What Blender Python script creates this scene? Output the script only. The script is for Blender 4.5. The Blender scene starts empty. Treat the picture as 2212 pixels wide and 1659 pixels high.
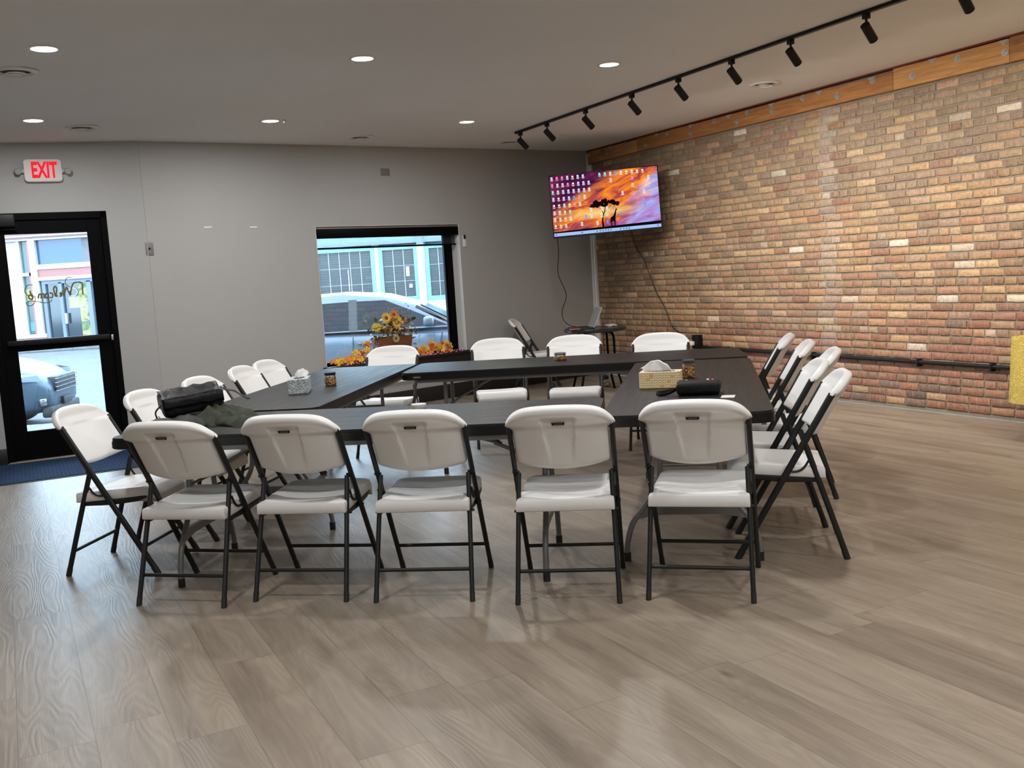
import bpy, bmesh, math, random
from mathutils import Vector, Matrix, noise
from math import sin, cos, pi, radians, sqrt
SC = bpy.context.scene
COL = SC.collection
rnd = random.Random(7)

# ------------------------------------------------------------------ camera
CAMZ = 1.401
PITCH, ROLL = 0.11226, -0.06207
cd = bpy.data.cameras.new('camera'); cd.sensor_width = 36; cd.lens = 2147.95 * 36 / 2212; cd.clip_end = 300
cam = bpy.data.objects.new('camera', cd); COL.objects.link(cam)
fw = Vector((0, cos(PITCH), -sin(PITCH))); r0 = Vector((1, 0, 0)); u0 = Vector((0, sin(PITCH), cos(PITCH)))
rr = cos(ROLL) * r0 + sin(ROLL) * u0; uu = -sin(ROLL) * r0 + cos(ROLL) * u0
cam.matrix_world = Matrix(((rr.x, uu.x, -fw.x, 0), (rr.y, uu.y, -fw.y, 0), (rr.z, uu.z, -fw.z, CAMZ), (0, 0, 0, 1)))
SC.camera = cam

# ------------------------------------------------------------------ world, exposure
W = bpy.data.worlds.new('overcast_daylight'); SC.world = W; W.use_nodes = True
nt = W.node_tree; bg = nt.nodes['Background']
bg.inputs['Color'].default_value = (0.54, 0.78, 1.0, 1); bg.inputs['Strength'].default_value = 12.0
SC.view_settings.view_transform = 'Standard'; SC.view_settings.look = 'None'
SC.view_settings.exposure = 0.0; SC.view_settings.gamma = 1.0; SC.view_settings.use_curve_mapping = False
SC.cycles.max_bounces = 6; SC.cycles.diffuse_bounces = 4; SC.cycles.glossy_bounces = 3; SC.cycles.use_adaptive_sampling = True; SC.cycles.adaptive_threshold = 0.10; SC.cycles.transparent_max_bounces = 12
SC.cycles.caustics_reflective = False; SC.cycles.caustics_refractive = False
SC.cycles.sample_clamp_indirect = 4.0; SC.cycles.use_denoising = True

# ------------------------------------------------------------------ room plan (metres, camera above the origin)
BD = Vector((0.449, -0.894, 0)).normalized()       # along the brick wall, towards the viewer
B0 = Vector((3.52, 8.404, 0))
WD = Vector((1.416, 1.233, 0)).normalized()        # along the window wall
W0 = Vector((-1.028, 11.113, 0))
DD = Vector((0.896, 0.444, 0)).normalized()        # along the door wall
D0 = Vector((-3.569, 9.014, 0))
def isect(P, d, Q, e):
    det = d.x * (-e.y) + e.x * d.y
    s = ((Q.x - P.x) * (-e.y) + e.x * (Q.y - P.y)) / det
    return P + d * s
COR = isect(W0, WD, B0, BD); BEND = isect(W0, WD, D0, DD)
def ceil_z(x, y): return 0.02 * x + 0.003 * y + 2.816
def frame(o, d):                                    # x along d, y outwards (away from the room), z up
    d = Vector(d).normalized(); y = Vector((0, 0, 1)).cross(d)
    return Matrix(((d.x, y.x, 0, o[0]), (d.y, y.y, 0, o[1]), (0, 0, 1, o[2] if len(o) > 2 else 0), (0, 0, 0, 1)))
FB, FW, FD = frame(COR, BD), frame(BEND, WD), frame(D0, DD)
BEND_S = (BEND - D0).dot(DD)
WLEN = (COR - BEND).length
DL = -3.0                                           # left end of the door wall
LEFT0 = D0 + DD * DL
BACK_S = 17.0
P_back_r = COR + BD * BACK_S
t_ = (P_back_r - LEFT0).dot(BD)
P_back_l = LEFT0 + BD * t_

# ------------------------------------------------------------------ lights
def area(name, loc, size, energy, color, parent=None, rot=(0, 0, 0), shape='DISK', size_y=None):
    l = bpy.data.lights.new(name, 'AREA'); l.shape = shape; l.size = size
    if size_y: l.size_y = size_y
    l.energy = energy; l.color = color
    o = bpy.data.objects.new(name, l); COL.objects.link(o); o.location = loc; o.rotation_euler = rot
    if parent: o.parent = parent
    return o
LAMP = (1.0, 0.99, 0.98)
DOWN_E = 22.0
GA, GB = Vector((1.68, 0.883, 0)), Vector((-1.09, 2.17, 0))   # grid of the recessed lights
G0 = Vector((-0.829, 6.585, 0))
for i, j in [(-1, -1), (0, -1), (1, -1), (-1, -2), (0, -2), (1, -2), (-1, -3), (0, -3), (1, -3), (0, -4), (1, -4), (-1, -4)]:   # the rest of the grid, over and behind the viewer
    p = G0 + GA * i + GB * j
    area('recessed_lamp', (p.x, p.y, ceil_z(p.x, p.y) - 0.01), 0.14, DOWN_E, LAMP)
SPOT_E = 76.0
def spot(name, loc, aim, energy, parent=None):
    l = bpy.data.lights.new(name, 'SPOT'); l.energy = energy; l.color = (1.0, 0.925, 0.82)
    l.spot_size = radians(116); l.spot_blend = 0.85; l.shadow_soft_size = 0.022
    o = bpy.data.objects.new(name, l); COL.objects.link(o)
    o.location = loc; o.rotation_euler = Vector(aim).to_track_quat('-Z', 'Y').to_euler()
    if parent: o.parent = parent
    return o
TR0 = Vector((0.22, 10.617, 0)); TRD = Vector((0.4506, -0.8927, 0)).normalized()
TOB = Vector((0.894, 0.449, 0)).normalized()        # from the track towards the brick wall
TILT, SWING = 39, 13                                 # the heads look down and a little towards the far corner
HDIR = TOB * cos(radians(SWING)) - TRD * sin(radians(SWING))
AIM = (HDIR * cos(radians(TILT)) + Vector((0, 0, -sin(radians(TILT))))).normalized()
for d in (6.05, 6.7, 7.35, 8.0, 8.65):                       # heads of the same track beyond the frame
    p = TR0 + TRD * d
    spot('track_lamp', (p.x, p.y, 2.72), AIM, SPOT_E)
# ------------------------------------------------------------------ node materials
class N:
    def __init__(s, name):
        s.m = bpy.data.materials.new(name); s.m.use_nodes = True; s.t = s.m.node_tree; s.t.nodes.clear()
        s.out = s.t.nodes.new('ShaderNodeOutputMaterial')
    def n(s, typ, **kw):
        x = s.t.nodes.new('ShaderNode' + typ)
        ins = kw.pop('ins', {})
        for k, v in kw.items(): setattr(x, k, v)
        for k, v in ins.items(): s.put(x.inputs[k], v)
        return x
    def put(s, sock, v):
        if hasattr(v, 'is_linked') or isinstance(v, bpy.types.NodeSocket): s.t.links.new(v, sock)
        elif isinstance(v, (tuple, list)) and len(v) == 3 and sock.type == 'RGBA': sock.default_value = (*v, 1)
        else: sock.default_value = v
    def math(s, op, a, b=0.0, c=None, clamp=False):
        x = s.t.nodes.new('ShaderNodeMath'); x.operation = op; x.use_clamp = clamp
        s.put(x.inputs[0], a); s.put(x.inputs[1], b)
        if c is not None: s.put(x.inputs[2], c)
        return x.outputs[0]
    def mix(s, f, a, b, mode='MIX'):
        x = s.t.nodes.new('ShaderNodeMix'); x.data_type = 'RGBA'; x.blend_type = mode
        s.put(x.inputs[0], f); s.put(x.inputs[6], a); s.put(x.inputs[7], b)
        return x.outputs[2]
    def ramp(s, f, stops, interp='LINEAR'):
        x = s.t.nodes.new('ShaderNodeValToRGB'); x.color_ramp.interpolation = interp
        e = x.color_ramp.elements
        while len(e) < len(stops): e.new(0.5)
        for k, (p, c) in enumerate(stops):
            e[k].position = p; e[k].color = (*c, 1) if len(c) == 3 else c
        s.put(x.inputs[0], f); return x.outputs[0]
    def obj(s): return s.n('TexCoord').outputs['Object']
    def noise(s, vec, scale, detail=3, rough=0.5, dist=0.0):
        x = s.n('TexNoise'); s.put(x.inputs['Vector'], vec); x.inputs['Scale'].default_value = scale
        x.inputs['Detail'].default_value = detail; x.inputs['Roughness'].default_value = rough; x.inputs['Distortion'].default_value = dist
        return x.outputs['Fac']
    def vmul(s, v, k):
        x = s.n('VectorMath', operation='MULTIPLY'); s.put(x.inputs[0], v); x.inputs[1].default_value = k; return x.outputs[0]
    def bump(s, h, strength=0.3, dist=0.01):
        x = s.n('Bump'); x.inputs['Strength'].default_value = strength; x.inputs['Distance'].default_value = dist
        s.put(x.inputs['Height'], h); return x.outputs[0]
    def pbr(s, color, rough=0.5, metal=0.0, spec=0.5, normal=None, **extra):
        x = s.n('BsdfPrincipled'); s.put(x.inputs['Base Color'], color); s.put(x.inputs['Roughness'], rough)
        s.put(x.inputs['Metallic'], metal); x.inputs['Specular IOR Level'].default_value = spec
        if normal is not None: s.put(x.inputs['Normal'], normal)
        for k, v in extra.items(): s.put(x.inputs[k], v)
        s.t.links.new(x.outputs[0], s.out.inputs[0]); return x
    def surf(s, sh): s.t.links.new(sh, s.out.inputs[0])

_plain = {}
def plain(name, c, rough=0.5, metal=0.0, spec=0.5, nscale=0, nstr=0.2, var=0.0):
    """one colour with a little procedural unevenness"""
    if name in _plain: return _plain[name]
    n = N(name); v = n.obj(); col = c; nr = None
    f = n.noise(v, nscale or 30, 3)
    if var: col = n.mix(f, tuple(x * (1 - var) for x in c), tuple(min(1, x * (1 + var)) for x in c))
    if nscale: nr = n.bump(f, nstr, 0.004)
    n.pbr(col, rough, metal, spec, nr); _plain[name] = n.m; return n.m
def emit(name, c, k):
    n = N(name); e = n.n('Emission', ins={'Color': c, 'Strength': k}); n.surf(e.outputs[0]); return n.m
def glass(name, tint=(1, 1, 1), refl=0.06, rough=0.0):
    n = N(name); t = n.n('BsdfTransparent', ins={'Color': tint}); g = n.n('BsdfGlossy', ins={'Color': (1, 1, 1), 'Roughness': rough})
    fr = n.n('Fresnel', ins={'IOR': 1.45}); mx = n.n('MixShader')
    n.t.links.new(fr.outputs[0], mx.inputs[0]); n.t.links.new(t.outputs[0], mx.inputs[1]); n.t.links.new(g.outputs[0], mx.inputs[2])
    n.surf(mx.outputs[0]); return n.m

# white blow-moulded plastic
n = N('white_moulded_plastic'); v = n.obj()
f = n.noise(v, 260, 2); n.pbr((0.81, 0.81, 0.80), 0.42, 0, 0.45, n.bump(f, 0.22, 0.002)); M_WHITE = n.m
M_DARK = plain('charcoal_powder_coat', (0.014, 0.015, 0.016), 0.42, 0.15, 0.4, 300, 0.05)
M_CAP = plain('black_rubber', (0.010, 0.010, 0.011), 0.6)
M_GREYLEG = plain('grey_powder_coat', (0.21, 0.215, 0.215), 0.4, 0.35, 0.5, 300, 0.05)
M_BLACK = plain('black_anodised_metal', (0.0015, 0.0015, 0.002), 0.5, 0.0, 0.07)
M_BLACKPL = plain('black_plastic', (0.0035, 0.0035, 0.004), 0.45, 0, 0.3)
M_STEEL = plain('galvanised_steel', (0.55, 0.56, 0.56), 0.35, 0.9, 0.5, 200, 0.1, 0.15)
M_WPAINT = plain('white_paint', (0.74, 0.74, 0.72), 0.5)
M_GREYPL = plain('grey_plate', (0.17, 0.17, 0.17), 0.5)

# table top: dark grey with embossed wood grain that runs along x
n = N('dark_table_top'); v = n.obj()
g1 = n.noise(n.vmul(v, (1.4, 26, 1)), 1.6, 3, 0.5, 0.6); g2 = n.noise(n.vmul(v, (3, 90, 1)), 2.0, 2)
h = n.math('ADD', g1, n.math('MULTIPLY', g2, 0.4))
n.pbr(n.mix(g1, (0.007, 0.0075, 0.008), (0.014, 0.015, 0.016)), n.math('MULTIPLY_ADD', g1, 0.20, 0.34), 0, 0.28, n.bump(h, 0.6, 0.006)); M_TOP = n.m
M_RIM = plain('black_table_edge', (0.004, 0.004, 0.004), 0.38, 0, 0.35)

# painted walls and ceiling
def paint(name, c, k=0.12, rough=0.62, mott=0.05):
    n = N(name); v = n.obj(); a = n.noise(v, 1.1, 4, 0.6); b = n.noise(v, 180, 3)
    n.pbr(n.mix(a, tuple(x * (1 - mott) for x in c), tuple(x * (1 + mott) for x in c)), rough, 0, 0.4, n.bump(b, k, 0.004)); return n.m
M_WALL = paint('grey_wall_paint', (0.375, 0.377, 0.372))
M_CEIL = paint('ceiling_paint', (0.80, 0.812, 0.825), 0.25, 0.8)

# plank floor: local x runs along the planks, y across them
n = N('oak_vinyl_planks'); v = n.obj(); sp = n.n('SeparateXYZ', ins={0: v}); X, Y = sp.outputs[0], sp.outputs[1]
PWID, PLEN = 0.2235, 1.52
ry = n.math('DIVIDE', n.math('SUBTRACT', Y, 0.115), PWID); row = n.math('FLOOR', ry); fy = n.math('SUBTRACT', ry, row)
w1 = n.n('TexWhiteNoise', noise_dimensions='1D', ins={'W': row})
rx = n.math('ADD', n.math('DIVIDE', X, PLEN), n.math('MULTIPLY', w1.outputs[0], 7.3)); colm = n.math('FLOOR', rx); fx = n.math('SUBTRACT', rx, colm)
pid = n.n('CombineXYZ', ins={0: row, 1: colm}); w2 = n.n('TexWhiteNoise', noise_dimensions='3D', ins={'Vector': pid.outputs[0]})
idv, idc = w2.outputs['Value'], w2.outputs['Color']
sc = n.n('VectorMath', operation='SCALE', ins={0: idc, 'Scale': 37.0})
loc = n.n('VectorMath', operation='ADD', ins={0: v, 1: sc.outputs[0]}).outputs[0]
soft = n.noise(n.vmul(loc, (0.75, 8.0, 1)), 1.0, 5, 0.6)
ringn = n.noise(n.vmul(loc, (0.55, 3.4, 1)), 1.35, 2, 0.5)
rings = n.math('SINE', n.math('MULTIPLY', ringn, 150.0))
fine = n.noise(n.vmul(loc, (4, 120, 1)), 2.2, 3, 0.6)
knot = n.n('TexVoronoi', ins={'Vector': n.vmul(loc, (1.6, 4.2, 1)), 'Scale': 0.85}); kn = n.ramp(knot.outputs['Distance'], [(0.0, (1, 1, 1)), (0.085, (0, 0, 0))])
base = n.ramp(soft, [(0.22, (0.120, 0.092, 0.068)), (0.40, (0.232, 0.190, 0.146)), (0.56, (0.302, 0.254, 0.200)), (0.8, (0.375, 0.322, 0.260))])
tone = n.mix(idv, (0.92, 0.92, 0.92), (1.07, 1.06, 1.04))
c1 = n.mix(1.0, base, tone, 'MULTIPLY')
c2 = n.mix(n.math('MULTIPLY', n.math('MULTIPLY_ADD', rings, 0.5, 0.5), 0.17), c1, (0.13, 0.095, 0.07))
c3 = n.mix(n.math('MULTIPLY', fine, 0.22), c2, (0.16, 0.12, 0.09))
c4 = n.mix(n.math('MULTIPLY', kn, 0.75), c3, (0.075, 0.055, 0.045))
ey = n.math('MINIMUM', fy, n.math('SUBTRACT', 1.0, fy)); ex = n.math('MINIMUM', fx, n.math('SUBTRACT', 1.0, fx))
sy = n.math('LESS_THAN', ey, 0.0075); sx = n.math('LESS_THAN', ex, 0.0011); seam = n.math('MAXIMUM', sy, sx)
c5 = n.mix(n.math('MULTIPLY', seam, 0.45), c4, (0.07, 0.05, 0.04))
hh = n.math('SUBTRACT', n.math('ADD', n.math('MULTIPLY', rings, 0.22), n.math('MULTIPLY', fine, 0.5)), n.math('MULTIPLY', seam, 1.6))
n.pbr(c5, n.math('MULTIPLY_ADD', fine, 0.12, 0.33), 0, 0.52, n.bump(hh, 0.2, 0.003)); M_FLOOR = n.m

# bricks take their own colour from the mesh
n = N('old_common_brick'); v = n.obj(); at = n.n('VertexColor', layer_name='brick')
a = n.noise(v, 34, 5, 0.7); b = n.noise(v, 150, 3, 0.6); st = n.noise(n.vmul(v, (60, 1, 6)), 1.0, 3, 0.6)
c = n.mix(1.0, at.outputs[0], n.ramp(a, [(0.25, (0.52, 0.50, 0.47)), (0.5, (1, 1, 1)), (0.78, (1.40, 1.37, 1.30))]), 'MULTIPLY')
c = n.mix(n.math('MULTIPLY', n.ramp(st, [(0.52, (0, 0, 0)), (0.70, (1, 1, 1))]), 0.35), c, (0.52, 0.40, 0.27))
c = n.mix(n.math('MULTIPLY', n.ramp(b, [(0.62, (0, 0, 0)), (0.76, (1, 1, 1))]), 0.5), c, (0.08, 0.06, 0.05))
n.pbr(c, n.math('MULTIPLY_ADD', a, -0.25, 0.68), 0, 0.5, n.bump(n.math('ADD', a, b), 0.55, 0.006)); M_BRICK = n.m
n = N('brick_mortar'); v = n.obj(); a = n.noise(v, 7, 4); b = n.noise(v, 160, 3)
sp = n.n('SeparateXYZ', ins={0: v})
stripe = n.math('LESS_THAN', n.math('ABSOLUTE', n.math('SUBTRACT', sp.outputs[0], 4.10)), 0.09)
c = n.mix(a, (0.16, 0.132, 0.10), (0.28, 0.24, 0.19)); c = n.mix(n.math('MULTIPLY', stripe, 0.55), c, (0.30, 0.31, 0.30))
n.pbr(c, 0.9, 0, 0.2, n.bump(b, 0.6, 0.006)); M_MORTAR = n.m

# sawn timber of the ledger
def timber(name, c0, c1):
    n = N(name); v = n.obj(); g = n.math('ADD', n.math('MULTIPLY', n.noise(n.vmul(v, (0.8, 8, 14)), 2.2, 5, 0.65, 1.2), 1.7), -0.35); f = n.noise(n.vmul(v, (2, 60, 60)), 2.0, 2)
    k = n.n('TexVoronoi', ins={'Vector': n.vmul(v, (2.2, 1, 5.0)), 'Scale': 1.0}); kn = n.ramp(k.outputs['Distance'], [(0.0, (1, 1, 1)), (0.10, (0.55, 0.55, 0.55)), (0.2, (0, 0, 0))])
    c = n.mix(g, c0, c1); c = n.mix(n.math('MULTIPLY', kn, 0.7), c, (0.10, 0.035, 0.012))
    n.pbr(c, 0.55, 0, 0.4, n.bump(f, 0.2, 0.003)); return n.m
M_T1 = timber('pale_pine_timber', (0.25, 0.11, 0.035), (0.60, 0.31, 0.105))
M_T2 = timber('amber_pine_timber', (0.16, 0.062, 0.018), (0.46, 0.205, 0.065))
M_REDST = plain('red_oxide_steel', (0.15, 0.028, 0.016), 0.55, 0.1, 0.4, 60, 0.2, 0.2)

# ------------------------------------------------------------------ mesh helpers
def box(bm, c, s, rot=None, bev=0.0, seg=2):
    r = bmesh.ops.create_cube(bm, size=1.0)['verts']
    bmesh.ops.scale(bm, vec=s, verts=r)
    if bev:
        es = list({e for v_ in r for e in v_.link_edges})
        bev = min(bev, min(s) * 0.49)
        q = bmesh.ops.bevel(bm, geom=es, offset=bev, segments=seg, affect='EDGES', profile=0.5)
        r = list({v_ for f_ in q['faces'] for v_ in f_.verts} | {v_ for v_ in r if v_.is_valid})
    if rot is not None: bmesh.ops.transform(bm, matrix=rot if isinstance(rot, Matrix) else Matrix.Rotation(rot, 4, 'Z'), verts=r)
    bmesh.ops.translate(bm, vec=c, verts=r)
    return r
def bb(bm, a, b, bev=0.0, seg=2):                   # box between two corners
    a, b = Vector(a), Vector(b); return box(bm, (a + b) / 2, [abs(x) for x in (b - a)], None, bev, seg)
def smooth_path(pts, k=6):
    pts = [Vector(p) for p in pts]; out = []
    for i in range(len(pts) - 1):
        p0 = pts[max(i - 1, 0)]; p1 = pts[i]; p2 = pts[i + 1]; p3 = pts[min(i + 2, len(pts) - 1)]
        for j in range(k):
            t = j / k
            out.append(0.5 * ((2 * p1) + (p2 - p0) * t + (2 * p0 - 5 * p1 + 4 * p2 - p3) * t * t + (3 * p1 - p0 - 3 * p2 + p3) * t ** 3))
    out.append(pts[-1]); return out
def tube(bm, pts, r=0.01, seg=10, ry=None, up=(1, 0, 0), closed=False):
    """swept tube; r is the half size along `up`, ry the half size across it"""
    pts = [Vector(p) for p in pts]; ry = ry or r; up = Vector(up); rings = []
    rs = r if isinstance(r, (list, tuple)) else [r] * len(pts)
    for i, p in enumerate(pts):
        a = pts[i - 1] if i else pts[i]; b = pts[i + 1] if i < len(pts) - 1 else pts[i]
        if closed: a, b = pts[i - 1], pts[(i + 1) % len(pts)]
        t = (b - a).normalized(); u = up - t * up.dot(t)
        if u.length < 1e-4: u = Vector((0, 0, 1)) - t * t.z
        if u.length < 1e-4: u = Vector((0, 1, 0)) - t * t.y
        u.normalize(); w = t.cross(u); q = ry if not isinstance(r, (list, tuple)) else rs[i]
        rings.append([bm.verts.new(p + u * (cos(2 * pi * k / seg) * rs[i]) + w * (sin(2 * pi * k / seg) * q)) for k in range(seg)])
    m = len(rings)
    for i in range(m if closed else m - 1):
        A, B = rings[i], rings[(i + 1) % m]
        for k in range(seg): bm.faces.new((A[k], A[(k + 1) % seg], B[(k + 1) % seg], B[k]))
    if not closed:
        bm.faces.new(rings[0][::-1]); bm.faces.new(rings[-1])
def cyl(bm, a, b, r, r2=None, seg=20):
    a, b = Vector(a), Vector(b); tube(bm, [a, b], [r, r if r2 is None else r2], seg, up=(1, 0, 0) if abs((b - a).normalized().x) < 0.9 else (0, 1, 0))
def lathe(bm, prof, seg=28, c=(0, 0, 0)):
    rings = []
    for r, z in prof:
        if r < 1e-5: rings.append([bm.verts.new((c[0], c[1], c[2] + z))])
        else: rings.append([bm.verts.new((c[0] + r * cos(2 * pi * k / seg), c[1] + r * sin(2 * pi * k / seg), c[2] + z)) for k in range(seg)])
    for A, B in zip(rings, rings[1:]):
        for k in range(seg):
            q = [A[0]] if len(A) == 1 else [A[k], A[(k + 1) % seg]]
            q += [B[0]] if len(B) == 1 else [B[(k + 1) % seg], B[k]]
            if len(q) > 2: bm.faces.new(q)
def prism(bm, pts, z0, z1, M=None):
    A = [bm.verts.new((x, y, z0)) for x, y in pts]; B = [bm.verts.new((x, y, z1)) for x, y in pts]
    n_ = len(pts); bm.faces.new(A[::-1]); bm.faces.new(B)
    for k in range(n_): bm.faces.new((A[k], A[(k + 1) % n_], B[(k + 1) % n_], B[k]))
    if M is not None: bmesh.ops.transform(bm, matrix=M, verts=A + B)
    return A + B
def rrect(x0, y0, x1, y1, r, k=6):
    out = []
    for cx, cy, a in ((x1 - r, y1 - r, 0), (x0 + r, y1 - r, 90), (x0 + r, y0 + r, 180), (x1 - r, y0 + r, 270)):
        for i in range(k + 1):
            t = radians(a + 90 * i / k); out.append((cx + r * cos(t), cy + r * sin(t)))
    return out
XZ = Matrix(((1, 0, 0, 0), (0, 0, -1, 0), (0, 1, 0, 0), (0, 0, 0, 1)))      # draw in x,y -> stands in x,z facing -y
def icos(bm, c, r, sub=2, jit=0.0, sc=(1, 1, 1)):
    vs = bmesh.ops.create_icosphere(bm, subdivisions=sub, radius=1.0)['verts']
    for v_ in vs:
        k = r * (1 + jit * noise.noise(v_.co * 1.7 + Vector(c) * 5))
        v_.co = Vector((v_.co.x * k * sc[0] + c[0], v_.co.y * k * sc[1] + c[1], v_.co.z * k * sc[2] + c[2]))
    return vs
def leafblade(bm, p, d, up, ln, wd):
    """flat pointed leaf with a fold"""
    d = Vector(d).normalized(); up = Vector(up); s = d.cross(up)
    if s.length < 1e-3: s = d.cross(Vector((1, 0.3, 0)))
    s.normalize(); nrm = s.cross(d); p = Vector(p)
    a = bm.verts.new(p); t = bm.verts.new(p + d * ln - nrm * ln * 0.15)
    m1 = bm.verts.new(p + d * ln * 0.45 + s * wd + nrm * wd * 0.3); m2 = bm.verts.new(p + d * ln * 0.45 - s * wd + nrm * wd * 0.3); m = bm.verts.new(p + d * ln * 0.5)
    for f in ((a, m1, m), (m1, t, m), (t, m2, m), (m2, a, m)): bm.faces.new(f)

def mk(name, bm, mat, parent=None, smooth=0.6, M=None, mats=None):
    bmesh.ops.recalc_face_normals(bm, faces=bm.faces)
    if smooth:
        for f in bm.faces: f.smooth = True
        for e in bm.edges:
            e.smooth = not (len(e.link_faces) == 2 and e.calc_face_angle(0) > smooth)
    me = bpy.data.meshes.new(name); bm.to_mesh(me); bm.free()
    for m_ in ([mat] if mat else []) + (mats or []): me.materials.append(m_)
    o = bpy.data.objects.new(name, me); COL.objects.link(o)
    if parent is not None: o.parent = parent
    if M is not None:
        if parent is None: o.matrix_world = M
        else: o.matrix_local = M
    return o
def tag(o, label, cat, group=None, kind=None):
    if label: o['label'] = label
    if cat: o['category'] = cat
    if group: o['group'] = group
    if kind: o['kind'] = kind
    return o
def thing(name, label, cat, M=None, loc=None, rz=0.0, group=None, kind=None):
    o = bpy.data.objects.new(name, None); COL.objects.link(o); o.empty_display_size = 0.1
    if M is not None: o.matrix_world = M
    elif loc is not None: o.location = loc; o.rotation_euler = (0, 0, rz)
    return tag(o, label, cat, group, kind)
def copy_tree(o, parent=None):
    c = o.copy(); COL.objects.link(c); c.parent = parent
    for ch in list(o.children): copy_tree(ch, c)
    return c
def B(): return bmesh.new()
def text_bm(s, size, ext=0.0005, align='CENTER', sx=1.0, bold=0.0):
    cu = bpy.data.curves.new('t', 'FONT'); cu.body = s; cu.size = size; cu.extrude = ext; cu.offset = bold; cu.align_x = align; cu.align_y = 'CENTER'; cu.resolution_u = 2
    o = bpy.data.objects.new('t', cu); COL.objects.link(o); bpy.context.view_layer.update()
    me = o.evaluated_get(bpy.context.evaluated_depsgraph_get()).to_mesh(); bm = bmesh.new(); bm.from_mesh(me)
    bpy.data.objects.remove(o); bpy.data.curves.remove(cu)
    if sx != 1.0: bmesh.ops.scale(bm, vec=(sx, 1, 1), verts=bm.verts)
    return bm
def xf(bm, M): bmesh.ops.transform(bm, matrix=M, verts=bm.verts); return bm
T = Matrix.Translation
def R(a, ax): return Matrix.Rotation(radians(a), 4, ax)
# ------------------------------------------------------------------ room shell
def struct(o): o['kind'] = 'structure'; return o
def poly_slab(name, pts, zf, th, mat, M=None):
    bm = B(); Mi = M.inverted() if M is not None else Matrix.Identity(4)
    a = [bm.verts.new(Mi @ Vector((p.x, p.y, zf(p)))) for p in pts]; b = [bm.verts.new(Mi @ Vector((p.x, p.y, zf(p) + th))) for p in pts]
    bm.faces.new(a); bm.faces.new(b[::-1]); k = len(pts)
    for i in range(k): bm.faces.new((a[i], a[(i + 1) % k], b[(i + 1) % k], b[i]))
    return struct(mk(name, bm, mat, None, 0, M))
plan = [COR, P_back_r, P_back_l, LEFT0, BEND]
FF = frame((0, 0, 0), BD)                            # floor frame: x along the planks
# planks: the seams lie at the perpendicular distance 0.115 + k * 0.2235 m to the right of the camera line
floor = poly_slab('floor', plan, lambda p: 0.0, -0.12, M_FLOOR, FF)
poly_slab('ceiling', [COR + TOB * .25 + WD * .1, P_back_r + TOB * .25 + BD * .25, P_back_l - TOB * .25 + BD * .25, LEFT0 - TOB * .25 - DD * .3 + Vector((-.1, .25, 0)), BEND + Vector((-.12, .26, 0)), COR + Vector((0, .3, 0))],
          lambda p: ceil_z(p.x, p.y), 0.12, M_CEIL)

def wall(name, M, x0, x1, th, holes, mat, z1=3.0):
    """wall slab with rectangular openings (sa, sb, za, zb)"""
    bm = B(); xs = x0
    for sa, sb, za, zb in sorted(holes):
        bb(bm, (xs, 0, 0), (sa, th, z1))
        if za > 0: bb(bm, (sa, 0, 0), (sb, th, za))
        bb(bm, (sa, 0, zb), (sb, th, z1)); xs = sb
    bb(bm, (xs, 0, 0), (x1, th, z1))
    return struct(mk(name, bm, mat, None, 0, M))
WX0, WX1, WZ0, WZ1, WDEP = 1.79, 3.67, 0.53, 1.985, 0.15
wall('wall_window', FW, 0, WLEN + 0.05, 0.26, [(WX0, WX1, WZ0, WZ1)], M_WALL)
DX0, DX1, DZ1 = -0.965, 0.045, 2.165
wall('wall_door', FD, DL - 0.25, BEND_S + 0.03, 0.26, [(DX0, DX1, 0, DZ1)], M_WALL)
FL = frame((LEFT0.x, LEFT0.y, 0), BD)
bm = B(); bb(bm, (-0.2, -0.25, 0), ((P_back_l - LEFT0).length + 0.25, 0, 3.0)); struct(mk('wall_left', bm, M_WALL, None, 0, FL))
bm = B(); bb(bm, (BACK_S, -(P_back_r - P_back_l).length - 0.2, 0), (BACK_S + 0.2, 0.2, 3.0)); struct(mk('wall_back', bm, M_WALL, None, 0, FB))

# brick wall: backing with one raised brick after another, common bond with header courses
bm = B(); bb(bm, (0.0, 0.007, 0), (BACK_S + 0.2, 0.26, 3.0))
lay = bm.loops.layers.float_color.new('brick')
RED = [(0.30, 0.105, 0.062), (0.36, 0.145, 0.085), (0.24, 0.085, 0.058), (0.40, 0.19, 0.10), (0.29, 0.13, 0.09)]
TAN = [(0.46, 0.265, 0.125), (0.54, 0.34, 0.17), (0.42, 0.215, 0.115), (0.50, 0.29, 0.19), (0.38, 0.235, 0.13), (0.58, 0.40, 0.22)]
BRN = [(0.31, 0.215, 0.135), (0.25, 0.165, 0.105), (0.37, 0.255, 0.15), (0.33, 0.23, 0.17), (0.29, 0.19, 0.15), (0.20, 0.145, 0.11)]
PALE = [(0.60, 0.53, 0.44), (0.66, 0.62, 0.54), (0.55, 0.44, 0.36)]
CH = 0.0688; course = 0; z = 0.035
faces = [f for f in bm.faces]
for f in faces: f.material_index = 1
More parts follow.
